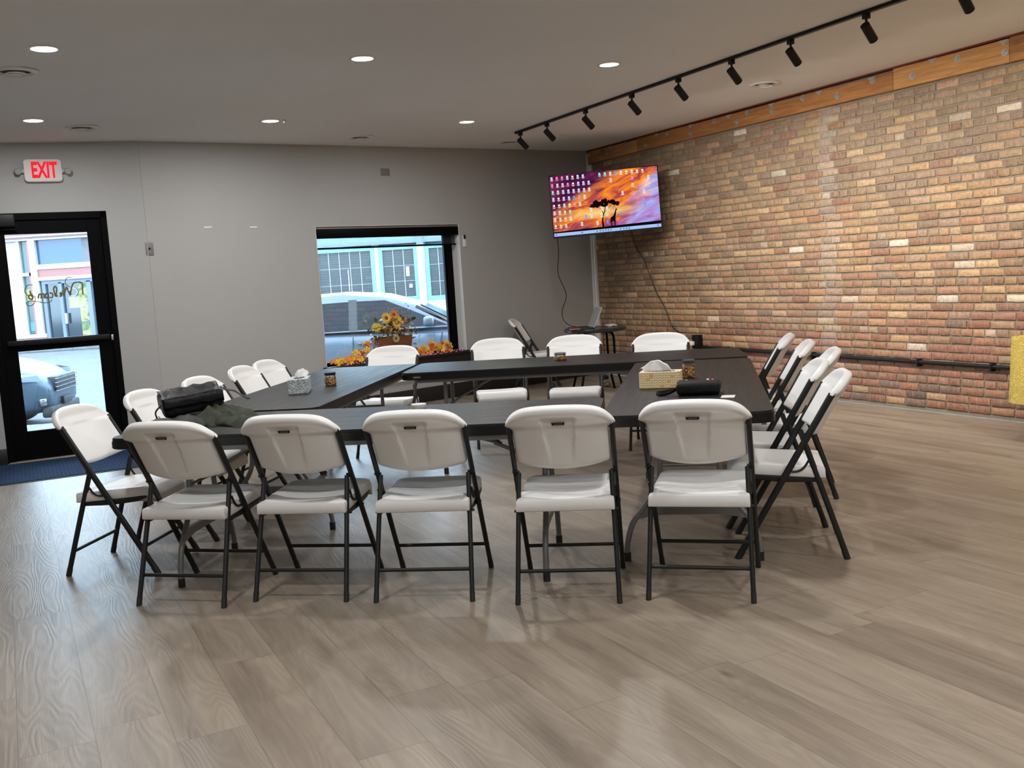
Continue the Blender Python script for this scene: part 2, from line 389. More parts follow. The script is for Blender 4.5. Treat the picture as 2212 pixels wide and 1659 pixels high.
while z < 2.74:
    header = course % 6 == 3
    L0 = 0.098 if header else 0.200
    x = -rnd.random() * L0; hgt = CH - 0.0135
    while x < BACK_S:
        L = L0 * rnd.uniform(0.94, 1.05); xa, xb = max(x, 0.015), min(x + L, BACK_S)
        if xb - xa > 0.03:
            n1 = noise.noise(Vector((x * 0.5, z * 0.9, 3.0))); t = z / 2.75 + 0.16 * n1 + rnd.gauss(0, 0.10)
            far = max(0.0, min(1.0, (3.2 - x) / 2.5))
            if z < 1.5: t += 0.28 * far
            q = rnd.random()
            if t < 0.36: c = rnd.choice(RED if q < 0.80 else TAN if q < 0.93 else BRN)
            elif t < 0.70: c = rnd.choice(RED if q < 0.17 else TAN if q < 0.78 else BRN)
            else: c = rnd.choice(RED if q < 0.08 else TAN if q < 0.30 else BRN)
            if rnd.random() < (0.045 if 0.8 < z < 1.5 and x > 3 else 0.012): c = tuple(1.35 * q_ for q_ in rnd.choice(PALE))
            if header: c = tuple(a * 0.75 + b * 0.25 for a, b in zip(c, rnd.choice(BRN)))
            if z < 0.20 and rnd.random() < 0.35: c = (0.09, 0.075, 0.07)
            if abs((xa + xb) / 2 - 4.10) < 0.10: c = tuple(a * 0.62 + b * 0.38 for a, b in zip(c, (0.50, 0.48, 0.44)))
            tb = max(0.0, min(1.0, z / 2.75 + 0.2 * n1 + (0.25 * far if z < 1.5 else 0)))
            mean = (0.265, 0.140, 0.088) if tb < 0.3 else (0.345, 0.225, 0.130) if tb < 0.7 else (0.275, 0.195, 0.125)
            c = tuple((a * 0.52 + b * 0.48) * (0.92 if z < 1.0 else 0.86) for a, b in zip(c, mean))
            m = rnd.uniform(0.80, 1.18); c = tuple(a * m for a in c)
            nx = 4 if not header else 3; pr = rnd.uniform(0.000, 0.004)
            jit = lambda s: rnd.uniform(-s, s)
            z0_, z1_ = z + jit(0.0015), z + hgt + jit(0.0015)
            top = [(xa + (xb - xa) * k / nx + (jit(0.003) if 0 < k < nx else 0), z1_ + jit(0.0024)) for k in range(nx + 1)]
            bot = [(xa + (xb - xa) * k / nx + (jit(0.003) if 0 < k < nx else 0), z0_ + jit(0.0024)) for k in range(nx + 1)]
            cx, cz = (xa + xb) / 2, (z0_ + z1_) / 2
            ring = bot + top[::-1]
            # round the corners a little
            def ins(p, k): return (cx + (p[0] - cx) * (1 - k / (xb - xa) * 2), cz + (p[1] - cz) * (1 - k / hgt * 2))
            outer = [bm.verts.new((p[0], 0.0095, p[1])) for p in ring]
            mid = [bm.verts.new((ins(p, 0.0008)[0], -pr + 0.0025, ins(p, 0.0008)[1])) for p in ring]
            inn = [bm.verts.new((ins(p, 0.004)[0], -pr + jit(0.0008), ins(p, 0.004)[1])) for p in ring]
            k_ = len(ring); fs = []
            for A_, B_ in ((outer, mid), (mid, inn)):
                for i in range(k_): fs.append(bm.faces.new((A_[i], A_[(i + 1) % k_], B_[(i + 1) % k_], B_[i])))
            for i in range(nx): fs.append(bm.faces.new((inn[i], inn[i + 1], inn[k_ - 2 - i], inn[k_ - 1 - i])))
            for f in fs:
                f.material_index = 0
                for l in f.loops: l[lay] = (*c, 1)
        x += L + 0.012
    z += CH; course += 1
struct(mk('wall_brick', bm, M_BRICK, None, 0.9, FB, [M_MORTAR]))

# timber ledger boards bolted along the top of the brick wall, red steel strip above
def zc_s(s): p = COR + BD * s; return ceil_z(p.x, p.y)
joints = [-0.02, 1.134, 4.952, 6.045, 9.6, 13.2, 16.9]
bolts = [(0.047, 2.83), (0.485, 2.777), (0.895, 2.842), (1.322, 2.771), (1.742, 2.841), (2.173, 2.779), (2.587, 2.842), (2.948, 2.777), (3.108, 2.842), (3.467, 2.797), (3.895, 2.845),
         (4.324, 2.789), (4.734, 2.843), (5.156, 2.799), (5.595, 2.843), (6.01, 2.802), (6.5, 2.85), (7.0, 2.80), (7.5, 2.85)]
tris = [0.555, 1.542, 2.178, 2.817, 3.466, 4.104, 4.727, 5.359, 6.001, 6.65, 7.3]
for k, (a, b) in enumerate(zip(joints, joints[1:])):
    bm = B(); za, zb = 2.722, min(zc_s(a), zc_s(b)) - 0.014
    bb(bm, (a + 0.002, -0.055, za), (b - 0.002, 0.006, zb), 0.003, 1)
    bd = struct(mk('trim_%d' % (k + 1), bm, [M_T1, M_T2, M_T1, M_T2][k % 4] if k != 1 else M_T2, None, 0.6, FB))
    bd['label'] = ['pale timber board at the corner behind the television', 'long amber timber board along the top of the bricks', 'pale timber board right of the long amber one', 'amber timber board at the right edge of the photo'][k] if k < 4 else 'timber board along the top of the brick wall'
    for s, zz in bolts:
        if a < s < b:
            bm = B()
            lathe(bm, [(0.0, 0.004), (0.030, 0.004), (0.031, 0.0), (0.0, 0.0)][::-1], 20); cyl(bm, (0, 0, 0.002), (0, 0, 0.014), 0.019, seg=6); cyl(bm, (0, 0, 0.01), (0, 0, 0.026), 0.009)
            mk('washer_bolt', xf(bm, R(90, 'X')), M_STEEL, bd, 0.6, T((s, -0.055, zz)))
    for s in tris:
        if a < s < b:
            bm = B(); prism(bm, [(-0.045, 0.0), (0.045, 0.0), (0.0, -0.045)], 0, 0.004, XZ)
            mk('steel_clip', bm, M_STEEL, bd, 0.6, T((s, -0.055, zb - 0.001)))
bm = B()
pa, pb = zc_s(0), zc_s(17)
v8 = [bm.verts.new((x, y, zz)) for x, y, zz in ((-0.02, -0.075, pa - 0.013), (17, -0.075, pb - 0.013), (17, 0.0, pb - 0.013), (-0.02, 0.0, pa - 0.013), (-0.02, -0.075, pa - 0.001), (17, -0.075, pb - 0.001), (17, 0, pb - 0.001), (-0.02, 0, pa - 0.001))]
for q in ((0, 1, 2, 3), (4, 5, 6, 7), (0, 1, 5, 4), (1, 2, 6, 5), (2, 3, 7, 6), (3, 0, 4, 7)): bm.faces.new([v8[i] for i in q])
struct(mk('trim_8', bm, M_REDST, None, 0, FB))
# white corner trim between grey wall and bricks
bm = B(); bb(bm, (WLEN - 0.085, -0.012, 0), (WLEN - 0.055, 0, 2.84), 0.004); bb(bm, (WLEN - 0.05, -0.03, 0), (WLEN - 0.0, 0.0, 2.70), 0.003)
struct(mk('trim_9', bm, M_WPAINT, None, 0.6, FW))

# black baseboards
M_BASE = plain('black_baseboard_paint', (0.010, 0.010, 0.011), 0.45)
bm = B(); bb(bm, (0.0, -0.014, 0), (WLEN - 0.05, 0, 0.165), 0.004); struct(mk('baseboard_window', bm, M_BASE, None, 0.6, FW))
bm = B(); bb(bm, (DL, -0.014, 0), (DX0 - 0.0, 0, 0.14), 0.004); bb(bm, (DX1 + 0.0, -0.014, 0), (BEND_S, 0, 0.14), 0.004); struct(mk('baseboard_door', bm, M_BASE, None, 0.6, FD))

# ------------------------------------------------------------------ window
M_GLASS = glass('window_glass')
win = struct(thing('window_1', 'wide black framed window with a part lowered screen shade', None, FW))
bm = B(); fy0, fy1 = WDEP, WDEP + 0.06
for a, b in (((WX0, fy0, WZ0), (WX0 + 0.012, fy1, WZ1)), ((WX1 - 0.085, fy0, WZ0), (WX1, fy1, WZ1)), ((WX0, fy0, WZ1 - 0.06), (WX1, fy1, WZ1)), ((WX0, fy0, WZ0), (WX1, fy1, WZ0 + 0.03))): bb(bm, a, b, 0.003, 1)
bb(bm, (WX1 - 0.105, fy0 + 0.02, WZ0 + .03), (WX1 - 0.085, fy1, WZ1 - .06), 0.003, 1)
mk('window_frame', bm, M_BLACK, win)
bm = B(); bb(bm, (WX0 + 0.005, fy0 + 0.025, WZ0 + 0.02), (WX1 - 0.08, fy0 + 0.031, WZ1 - 0.05)); mk('window_pane', bm, M_GLASS, win, 0)
bm = B(); bb(bm, (WX0 - 0.045, -0.07, WZ0 - 0.03), (WX1 + 0.045, WDEP, WZ0), 0.004); bb(bm, (WX0 - 0.0, -0.05, WZ0 - 0.22), (WX1 + 0.03, 0.0, WZ0 - 0.03), 0.003)
mk('window_sill', bm, M_BASE, win)
bm = B(); bb(bm, (WX1 - 0.004, 0.0, WZ0), (WX1 + 0.001, WDEP, WZ1)); bb(bm, (WX0 - 0.001, 0.0, WZ0), (WX0 + 0.004, WDEP, WZ1)); bb(bm, (WX0, 0, WZ1 - 0.004), (WX1, WDEP, WZ1 + 0.001)); mk('window_reveal', bm, M_WPAINT, win)
# roller shade
sh = thing('roller_shade', 'black roller shade lowered a little at the top of the window', 'window shade', FW)
bm = B(); bb(bm, (WX0 + 0.01, 0.0, 1.862), (WX1 - 0.01, 0.085, 1.958), 0.008); mk('shade_cassette', bm, M_BLACK, sh)
bm = B(); bb(bm, (WX0 + 0.012, 0.010, 1.958), (WX1 - 0.012, 0.06, 1.972)); mk('mounting_rail', bm, plain('grey_rail', (0.22, 0.22, 0.21), 0.4, 0.5), sh)
n = N('screen_shade_mesh'); tr = n.n('BsdfTransparent', ins={'Color': (0.80, 0.88, 0.95)}); df = n.n('BsdfDiffuse', ins={'Color': (0.05, 0.05, 0.055)}); mx = n.n('MixShader', ins={0: 0.30, 1: tr.outputs[0], 2: df.outputs[0]}); n.surf(mx.outputs[0])
bm = B(); bb(bm, (WX0 + 0.03, 0.052, 1.768), (WX1 - 0.03, 0.0526, 1.865)); mk('shade_fabric', bm, n.m, sh, 0)
bm = B(); bb(bm, (WX0 + 0.025, 0.045, 1.748), (WX1 - 0.022, 0.060, 1.768), 0.004); mk('bottom_bar', bm, M_BLACK, sh)

# ------------------------------------------------------------------ glass door
door = struct(thing('door_1', 'black framed glass entrance door', None, FD))
bm = B()
bb(bm, (DX0, 0.0, 0), (DX0 + 0.065, 0.10, DZ1), 0.003, 1); bb(bm, (DX1 - 0.055, 0.0, 0), (DX1, 0.10, DZ1), 0.003, 1); bb(bm, (DX0, 0.0, DZ1 - 0.06), (DX1, 0.10, DZ1), 0.003, 1)
mk('door_frame', bm, M_BLACK, door)
GX0, GX1 = -0.787, -0.128
lf = B(); y0, y1 = 0.022, 0.066
for a, b in (((DX0 + 0.0645, y0, 0.012), (GX0, y1, DZ1 - 0.061)), ((GX1, y0, 0.012), (DX1 - 0.0545, y1, DZ1 - 0.061)), ((GX0, y0, 1.986), (GX1, y1, DZ1 - 0.061)), ((GX0, y0, 0.972), (GX1, y1, 1.060)), ((GX0, y0, 0.012), (GX1, y1, 0.268))): bb(lf, a, b, 0.002, 1)
leaf = mk('door_leaf', lf, M_BLACK, door)
bm = B(); bb(bm, (GX0 - .005, 0.041, 1.055), (GX1 + .005, 0.047, 1.99)); mk('door_glass', bm, M_GLASS, leaf, 0)
bm = B(); bb(bm, (GX0 - .005, 0.041, 0.262), (GX1 + .005, 0.047, 0.976)); mk('door_glass', bm, M_GLASS, leaf, 0)
bm = B(); bb(bm, (-0.865, -0.045, 1.022), (-0.035, 0.0, 1.072), 0.010, 3); bb(bm, (-0.865, -0.02, 1.028), (-0.80, 0.022, 1.066), 0.003); bb(bm, (-0.10, -0.02, 1.028), (-0.045, 0.022, 1.066), 0.003); mk('panic_bar', bm, M_BLACKPL, door)
bm = B(); bb(bm, (-0.022, -0.006, 1.012), (-0.004, 0.002, 1.062), 0.002); mk('strike_plate', bm, M_STEEL, door)
bm = B(); bb(bm, (-0.945, -0.075, 2.045), (-0.695, 0.0, 2.155), 0.012, 3); tube(bm, [(-0.70, -0.04, 2.06), (-0.67, -0.05, 2.02), (-0.80, -0.03, 2.03)], 0.009, 8); mk('door_closer', bm, M_BLACKPL, door)
bm = B(); bb(bm, (DX0 + .01, -0.035, 0), (DX1 - .01, 0.09, 0.014), 0.004); mk('threshold', bm, plain('aluminium_threshold', (0.42, 0.37, 0.30), 0.4, 0.6), door)
# gilt script on the glass, written to be read from the street
sq = [[(1400, 350), (1340, 335), (1285, 370), (1265, 440), (1290, 490), (1365, 532)],
      [(1630, 690), (1615, 560), (1620, 480), (1560, 440), (1450, 450), (1400, 520), (1380, 610), (1372, 700)],
      [(1372, 700), (1330, 620), (1292, 530), (1268, 600), (1240, 712)], [(1240, 712), (1222, 640), (1200, 600)],
      [(1195, 690), (1165, 680), (1168, 640), (1192, 655), (1185, 705), (1150, 715)],
      [(1110, 690), (1085, 715), (1050, 650), (1032, 560), (1060, 512), (1090, 560), (1085, 650), (1060, 715)],
      [(950, 655), (985, 640), (1015, 690), (990, 738), (950, 722)],
      [(905, 650), (868, 665), (862, 715), (890, 740), (925, 715), (920, 665), (895, 648)],
      [(840, 750), (838, 680), (815, 655), (788, 680), (782, 750)], [(785, 680), (760, 655), (735, 680), (722, 750)],
      [(560, 590), (575, 650), (618, 700), (600, 755), (550, 748), (535, 700), (570, 672), (598, 705)],
      [(618, 482), (520, 482), (462, 560), (470, 635), (540, 700)],
      [(650, 690), (662, 790), (605, 875), (520, 882), (490, 825), (560, 792), (700, 806), (850, 832), (960, 820), (1000, 770)]]
bm = B()
for k, st in enumerate(sq):
    pts = []
    for X_, Y_ in st:
        x_, y_ = X_ / 9.217, 560 + Y_ / 9.217
        s_ = GX0 + (x_ - (y_ - 620) * 0.11 - 20) / 179 * 0.66
        z_ = 1.985 - (y_ - 500 - (187 - x_) * 0.039) / 225 * 0.923
        pts.append((s_, 0.0475, z_))
    pts = smooth_path(pts, 6); tube(bm, pts, 0.0035 if k in (0, 11, 12) else 0.0065, 6, 0.0008, up=(1, 0, 0))
mk('welcome_lettering', bm, plain('gilt_lettering', (0.50, 0.42, 0.10), 0.5), door)

# ------------------------------------------------------------------ fittings on the walls
ex = thing('exit_sign', 'white exit sign with glowing red letters above the door', 'exit sign', FD @ T((-0.43, 0, 2.523)))
bm = B(); prism(bm, rrect(-0.150, -0.098, 0.150, 0.092, 0.03), 0, 0.045, XZ); bmesh.ops.bevel(bm, geom=[e for e in bm.edges if all(v_.co.y < -0.04 for v_ in e.verts)], offset=0.006, segments=2, affect='EDGES')
mk('sign_body', bm, plain('exit_sign_white', (0.62, 0.62, 0.60), 0.45), ex)
bm = xf(text_bm('EXIT', 0.215, 0.001, sx=0.58, bold=0.008), T((0.0, -0.0465, 0.0)) @ XZ)
xs = [v_.co.x for v_ in bm.verts]; zs = [v_.co.z for v_ in bm.verts]
cx, cz, wx, wz = (min(xs) + max(xs)) / 2, (min(zs) + max(zs)) / 2, max(xs) - min(xs), max(zs) - min(zs)
for v_ in bm.verts: v_.co.x = 0.012 + (v_.co.x - cx) / wx * 0.205; v_.co.z = 0.002 + (v_.co.z - cz) / wz * 0.140
bmesh.ops.transform(bm, matrix=T((0, 0.0005, 0)), verts=bm.verts)
mk('sign_lettering', bm, emit('exit_red', (1.0, 0.015, 0.03), 1.25), ex, 0)
for s_ in (-1, 1):
    bm = B(); bb(bm, (s_ * 0.145, -0.03, -0.025), (s_ * 0.185, -0.004, 0.012), 0.006); icos(bm, (s_ * 0.195, -0.04, -0.008), 0.033, 2, sc=(1, 0.8, 0.8)); cyl(bm, (s_ * 0.195, -0.05, -0.010), (s_ * 0.198, -0.072, -0.016), 0.022, 0.024)
    mk('emergency_lamp', bm, plain('emergency_lamp_grey', (0.36, 0.36, 0.35), 0.35), ex)
def plate(name, label, cat, M, w, h, mat, extra=None):
    t = thing(name, label, cat, M); bm = B(); bb(bm, (-w / 2, -0.006, -h / 2), (w / 2, 0, h / 2), 0.003); mk('cover_plate', bm, mat, t)
    if extra: extra(t)
    return t
def toggle(t):
    bm = B(); bb(bm, (-0.006, -0.018, -0.004), (0.006, -0.005, 0.012), 0.002); mk('toggle', bm, M_BLACKPL, t)
    bm = B(); icos(bm, (0, -0.008, -0.028), 0.004); mk('pilot_light', bm, M_WPAINT, t)
plate('light_switch', 'dark grey switch plate right of the glass door', 'light switch', FW @ T((0.045, 0, 1.811)), 0.072, 0.118, M_GREYPL, toggle)
plate('blank_plate', 'small square grey plate high on the wall above the window', 'wall plate', FW @ T((2.705, 0, 2.552)), 0.115, 0.078, M_GREYPL)
def sockets(t):
    for z_ in (-0.022, 0.022):
        bm = B(); prism(bm, rrect(-0.014, z_ - 0.012, 0.014, z_ + 0.012, 0.006), 0.004, 0.009, XZ); mk('socket', bm, M_BLACKPL, t)
plate('wall_outlet', 'grey outlet plate low on the wall behind the left row of chairs', 'outlet', FW @ T((0.09, 0, 0.44)), 0.075, 0.118, M_GREYPL, sockets)
for s_, z_, lb in ((0.63, 1.997, 'left of two small white wall anchors between door and window'), (1.10, 1.99, 'right of two small white wall anchors between door and window')):
    bm = B(); bb(bm, (s_ - 0.04, -0.004, z_ - 0.007), (s_ + 0.04, 0, z_ + 0.007), 0.002); bb(bm, (s_ + 0.03, -0.010, z_ - 0.003), (s_ + 0.036, 0, z_ + 0.003))
    tag(mk('wall_anchor', bm, M_WPAINT, None, 0.6, FW), lb, 'wall anchor', 'white wall anchors')
rm = thing('shade_remote', 'white remote in a holder on the wall right of the window', 'remote control', FW @ T((3.728, 0, 1.79)))
bm = B(); bb(bm, (-0.022, -0.018, -0.072), (0.022, 0, 0.060), 0.006); mk('holder', bm, M_WPAINT, rm)
bm = B(); bb(bm, (-0.013, -0.026, 0.020), (0.013, -0.016, 0.066), 0.003); mk('remote_top', bm, M_BLACKPL, rm)

# mat by the door
n = N('navy_entrance_mat'); v = n.obj(); br = n.n('TexBrick', offset=0.5, ins={'Vector': v, 'Scale': 1.0, 'Mortar Size': 0.006, 'Brick Width': 0.058, 'Row Height': 0.022, 'Mortar Smooth': 0.6, 'Color1': (0.026, 0.052, 0.115), 'Color2': (0.034, 0.066, 0.14), 'Mortar': (0.010, 0.018, 0.045)})
nf = n.noise(v, 300, 2); n.pbr(br.outputs['Color'], 0.95, 0, 0.1, n.bump(n.math('ADD', n.math('MULTIPLY', br.outputs['Fac'], -1.0), n.math('MULTIPLY', nf, 0.4)), 0.8, 0.006))
mt = thing('entrance_mat', 'navy blue ribbed mat on the floor in front of the glass door', 'mat', FD)
bm = B(); bb(bm, (-1.75, -1.075, 0.0), (0.26, -0.065, 0.009), 0.003, 1); mk('mat_pile', bm, n.m, mt)
bm = B(); prism(bm, rrect(-1.78, -1.105, 0.29, -0.045, 0.02), 0.0, 0.004); mk('mat_border', bm, plain('black_mat_border', (0.012, 0.014, 0.02), 0.7), mt)

# black conduit along the bricks with its box
cn = thing('wall_conduit', 'black pipe running low along the brick wall', 'pipe', FB)
bm = B(); cyl(bm, (2.10, -0.030, 0.432), (13.0, -0.030, 0.405), 0.017, seg=14); mk('pipe', bm, M_BLACKPL, cn)
for s_ in (2.62, 3.9, 5.15, 5.86, 7.4):
    bm = B(); bb(bm, (s_ - 0.012, -0.052, 0.385), (s_ + 0.012, 0.004, 0.452), 0.004); mk('pipe_clip', bm, M_BLACKPL, cn)
bx = thing('outlet_box', 'black outlet box with a white plug on the bricks behind the tables', 'outlet', FB @ T((2.12, 0, 0.50)))
bm = B(); bb(bm, (-0.06, -0.07, -0.085), (0.05, 0.004, 0.07), 0.006); mk('box_body', bm, M_BLACKPL, bx)
bm = B(); bb(bm, (-0.052, -0.11, -0.045), (-0.012, -0.068, 0.0), 0.006); mk('white_plug', bm, M_WPAINT, bx)

# ------------------------------------------------------------------ ceiling fittings
M_LENS = emit('recessed_lens', (1.0, 0.985, 0.95), 9.0)
labs = {(-1, 0): 'large round ceiling light at the upper left, nearest the viewer', (0, 0): 'round ceiling light in the near row, middle of three', (1, 0): 'round ceiling light in the near row, beside the light track',
        (-1, 1): 'round ceiling light in the far row above the exit sign', (0, 1): 'round ceiling light in the far row, middle of three', (1, 1): 'round ceiling light in the far row, nearest the television'}
pos = {(-1, 0): (-2.467, 5.687), (0, 0): (-0.829, 6.585), (1, 0): (0.851, 7.453), (-1, 1): (-3.514, 7.775), (0, 1): (-1.917, 8.688), (1, 1): (-0.275, 9.661)}
for k, (x, y) in pos.items():
    z_ = ceil_z(x, y); t = thing('recessed_light', labs[k], 'ceiling light', T((x, y, z_)), group='recessed ceiling lights')
    bm = B(); lathe(bm, [(0.068, 0.002), (0.070, -0.005), (0.088, -0.005), (0.094, 0.001)], 36); mk('trim_ring', bm, M_WPAINT, t)
    bm = B(); lathe(bm, [(0.0, -0.003), (0.070, -0.003)], 36); mk('lens', bm, M_LENS, t)
    area('recessed_lamp', (0, 0, -0.012), 0.13, DOWN_E, LAMP, t)
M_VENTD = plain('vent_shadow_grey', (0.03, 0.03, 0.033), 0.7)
for (x, y), lb in (((-2.858, 6.158), 'round ceiling vent at the left edge, nearest the viewer'), ((-3.346, 8.246), 'round ceiling vent above and right of the exit sign'), ((-1.356, 10.084), 'round ceiling vent above the window'),
                   ((0.138, 11.411), 'round ceiling vent at the far end of the light track'), ((2.357, 8.889), 'round ceiling vent between the light track and the bricks')):
    t = thing('ceiling_vent', lb, 'vent', T((x, y, ceil_z(x, y))), group='round ceiling vents')
    bm = B(); lathe(bm, [(0.085, -0.002), (0.100, -0.013), (0.118, -0.012), (0.132, -0.001)], 36); mk('flange', bm, M_WPAINT, t)
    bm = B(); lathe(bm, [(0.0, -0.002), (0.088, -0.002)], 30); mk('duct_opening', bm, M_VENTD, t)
    bm = B(); lathe(bm, [(0.045, -0.006), (0.066, -0.024), (0.069, -0.022), (0.049, -0.004)], 30); lathe(bm, [(0.0, -0.022), (0.035, -0.022), (0.030, -0.004), (0.0, -0.004)], 24); mk('diffuser_cone', bm, M_WPAINT, t)
t = thing('sprinkler_head', 'tiny sprinkler head beside the middle light of the far row', 'sprinkler', T((-1.80, 8.70, ceil_z(-1.8, 8.7))))
bm = B(); lathe(bm, [(0.0, 0), (0.016, 0), (0.014, -0.006), (0.006, -0.008), (0.005, -0.022), (0.012, -0.024), (0.0, -0.026)], 16); mk('sprinkler_body', bm, M_STEEL, t)

# light track and its cylinder heads
zt = lambda d: ceil_z(*(TR0 + TRD * d).xy)
TL = 9.0
slope = (zt(TL) - zt(0)) / TL
Mtr = frame((TR0.x, TR0.y, zt(0)), TRD) @ Matrix.Rotation(-math.atan(slope), 4, 'Y')
tr_ = thing('light_track', 'long black light track on the ceiling beside the brick wall', 'light track', Mtr)
bm = B(); bb(bm, (-0.02, -0.018, -0.022), (TL, 0.018, -0.0005), 0.002, 1); mk('rail', bm, M_BLACKPL, tr_)
bm = B(); bb(bm, (-0.032, -0.020, -0.024), (-0.018, 0.020, 0.0), 0.003); mk('end_cap', bm, M_BLACKPL, tr_)
hd = [0.06, 0.63, 1.36, 2.12, 2.78, 3.43, 4.05, 4.72, 5.42]
ordw = ['first track spotlight at the far end of the track', 'second track spotlight from the far end', 'third track spotlight from the far end', 'fourth track spotlight from the far end', 'middle one of the nine track spotlights',
        'sixth track spotlight from the far end', 'seventh track spotlight, third from the right edge', 'second last track spotlight toward the right edge', 'black track spotlight at the right edge, cut by the top of the photo']
hprot = None
for k, d in enumerate(hd):
    p = TR0 + TRD * d; z_ = zt(d) - 0.022
    Mh = frame((p.x, p.y, z_), TRD)
    if hprot is None:
        hprot = thing('track_spotlight', ordw[0], 'spotlight', Mh, group='spotlights on the light track')
        bm = B(); bb(bm, (-0.020, -0.018, -0.032), (0.020, 0.018, 0.0), 0.003); mk('track_adapter', bm, M_BLACKPL, hprot)
        bm = B(); cyl(bm, (0, 0, -0.03), (0, 0, -0.085), 0.008); mk('stem', bm, M_BLACKPL, hprot)
        # local y points away from the brick wall's far side: towards the bricks is +y
        a = Vector((-cos(radians(TILT)) * sin(radians(SWING)), cos(radians(TILT)) * cos(radians(SWING)), -sin(radians(TILT)))); HLOC = a.copy(); c0 = Vector((0, 0.012, -0.100))
        pa_, pb_ = c0 - a * 0.045, c0 + a * 0.085
        bm = B(); cyl(bm, pa_, pb_, 0.029, seg=28); mk('lamp_cylinder', bm, M_BLACKPL, hprot)
        bm = B(); cyl(bm, pb_ + a * 0.0002, pb_ + a * 0.001, 0.022, seg=24); mk('lamp_lens', bm, emit('spot_lens', (1, 0.93, 0.82), 12), hprot, 0)
        h = hprot
    else:
        h = copy_tree(hprot); h.matrix_world = Mh; h['label'] = ordw[k]
    a_w = AIM; q = Vector((p.x, p.y, z_)) + TOB * 0.012 + Vector((0, 0, -0.100)) + a_w * 0.090
    bpy.context.view_layer.update()
    so = spot('track_lamp', Mh.inverted() @ q, HLOC, SPOT_E * (0.15, 0.28, 0.45, 1.1, 1.5, 1.3, 1, 1, 1)[k], h)
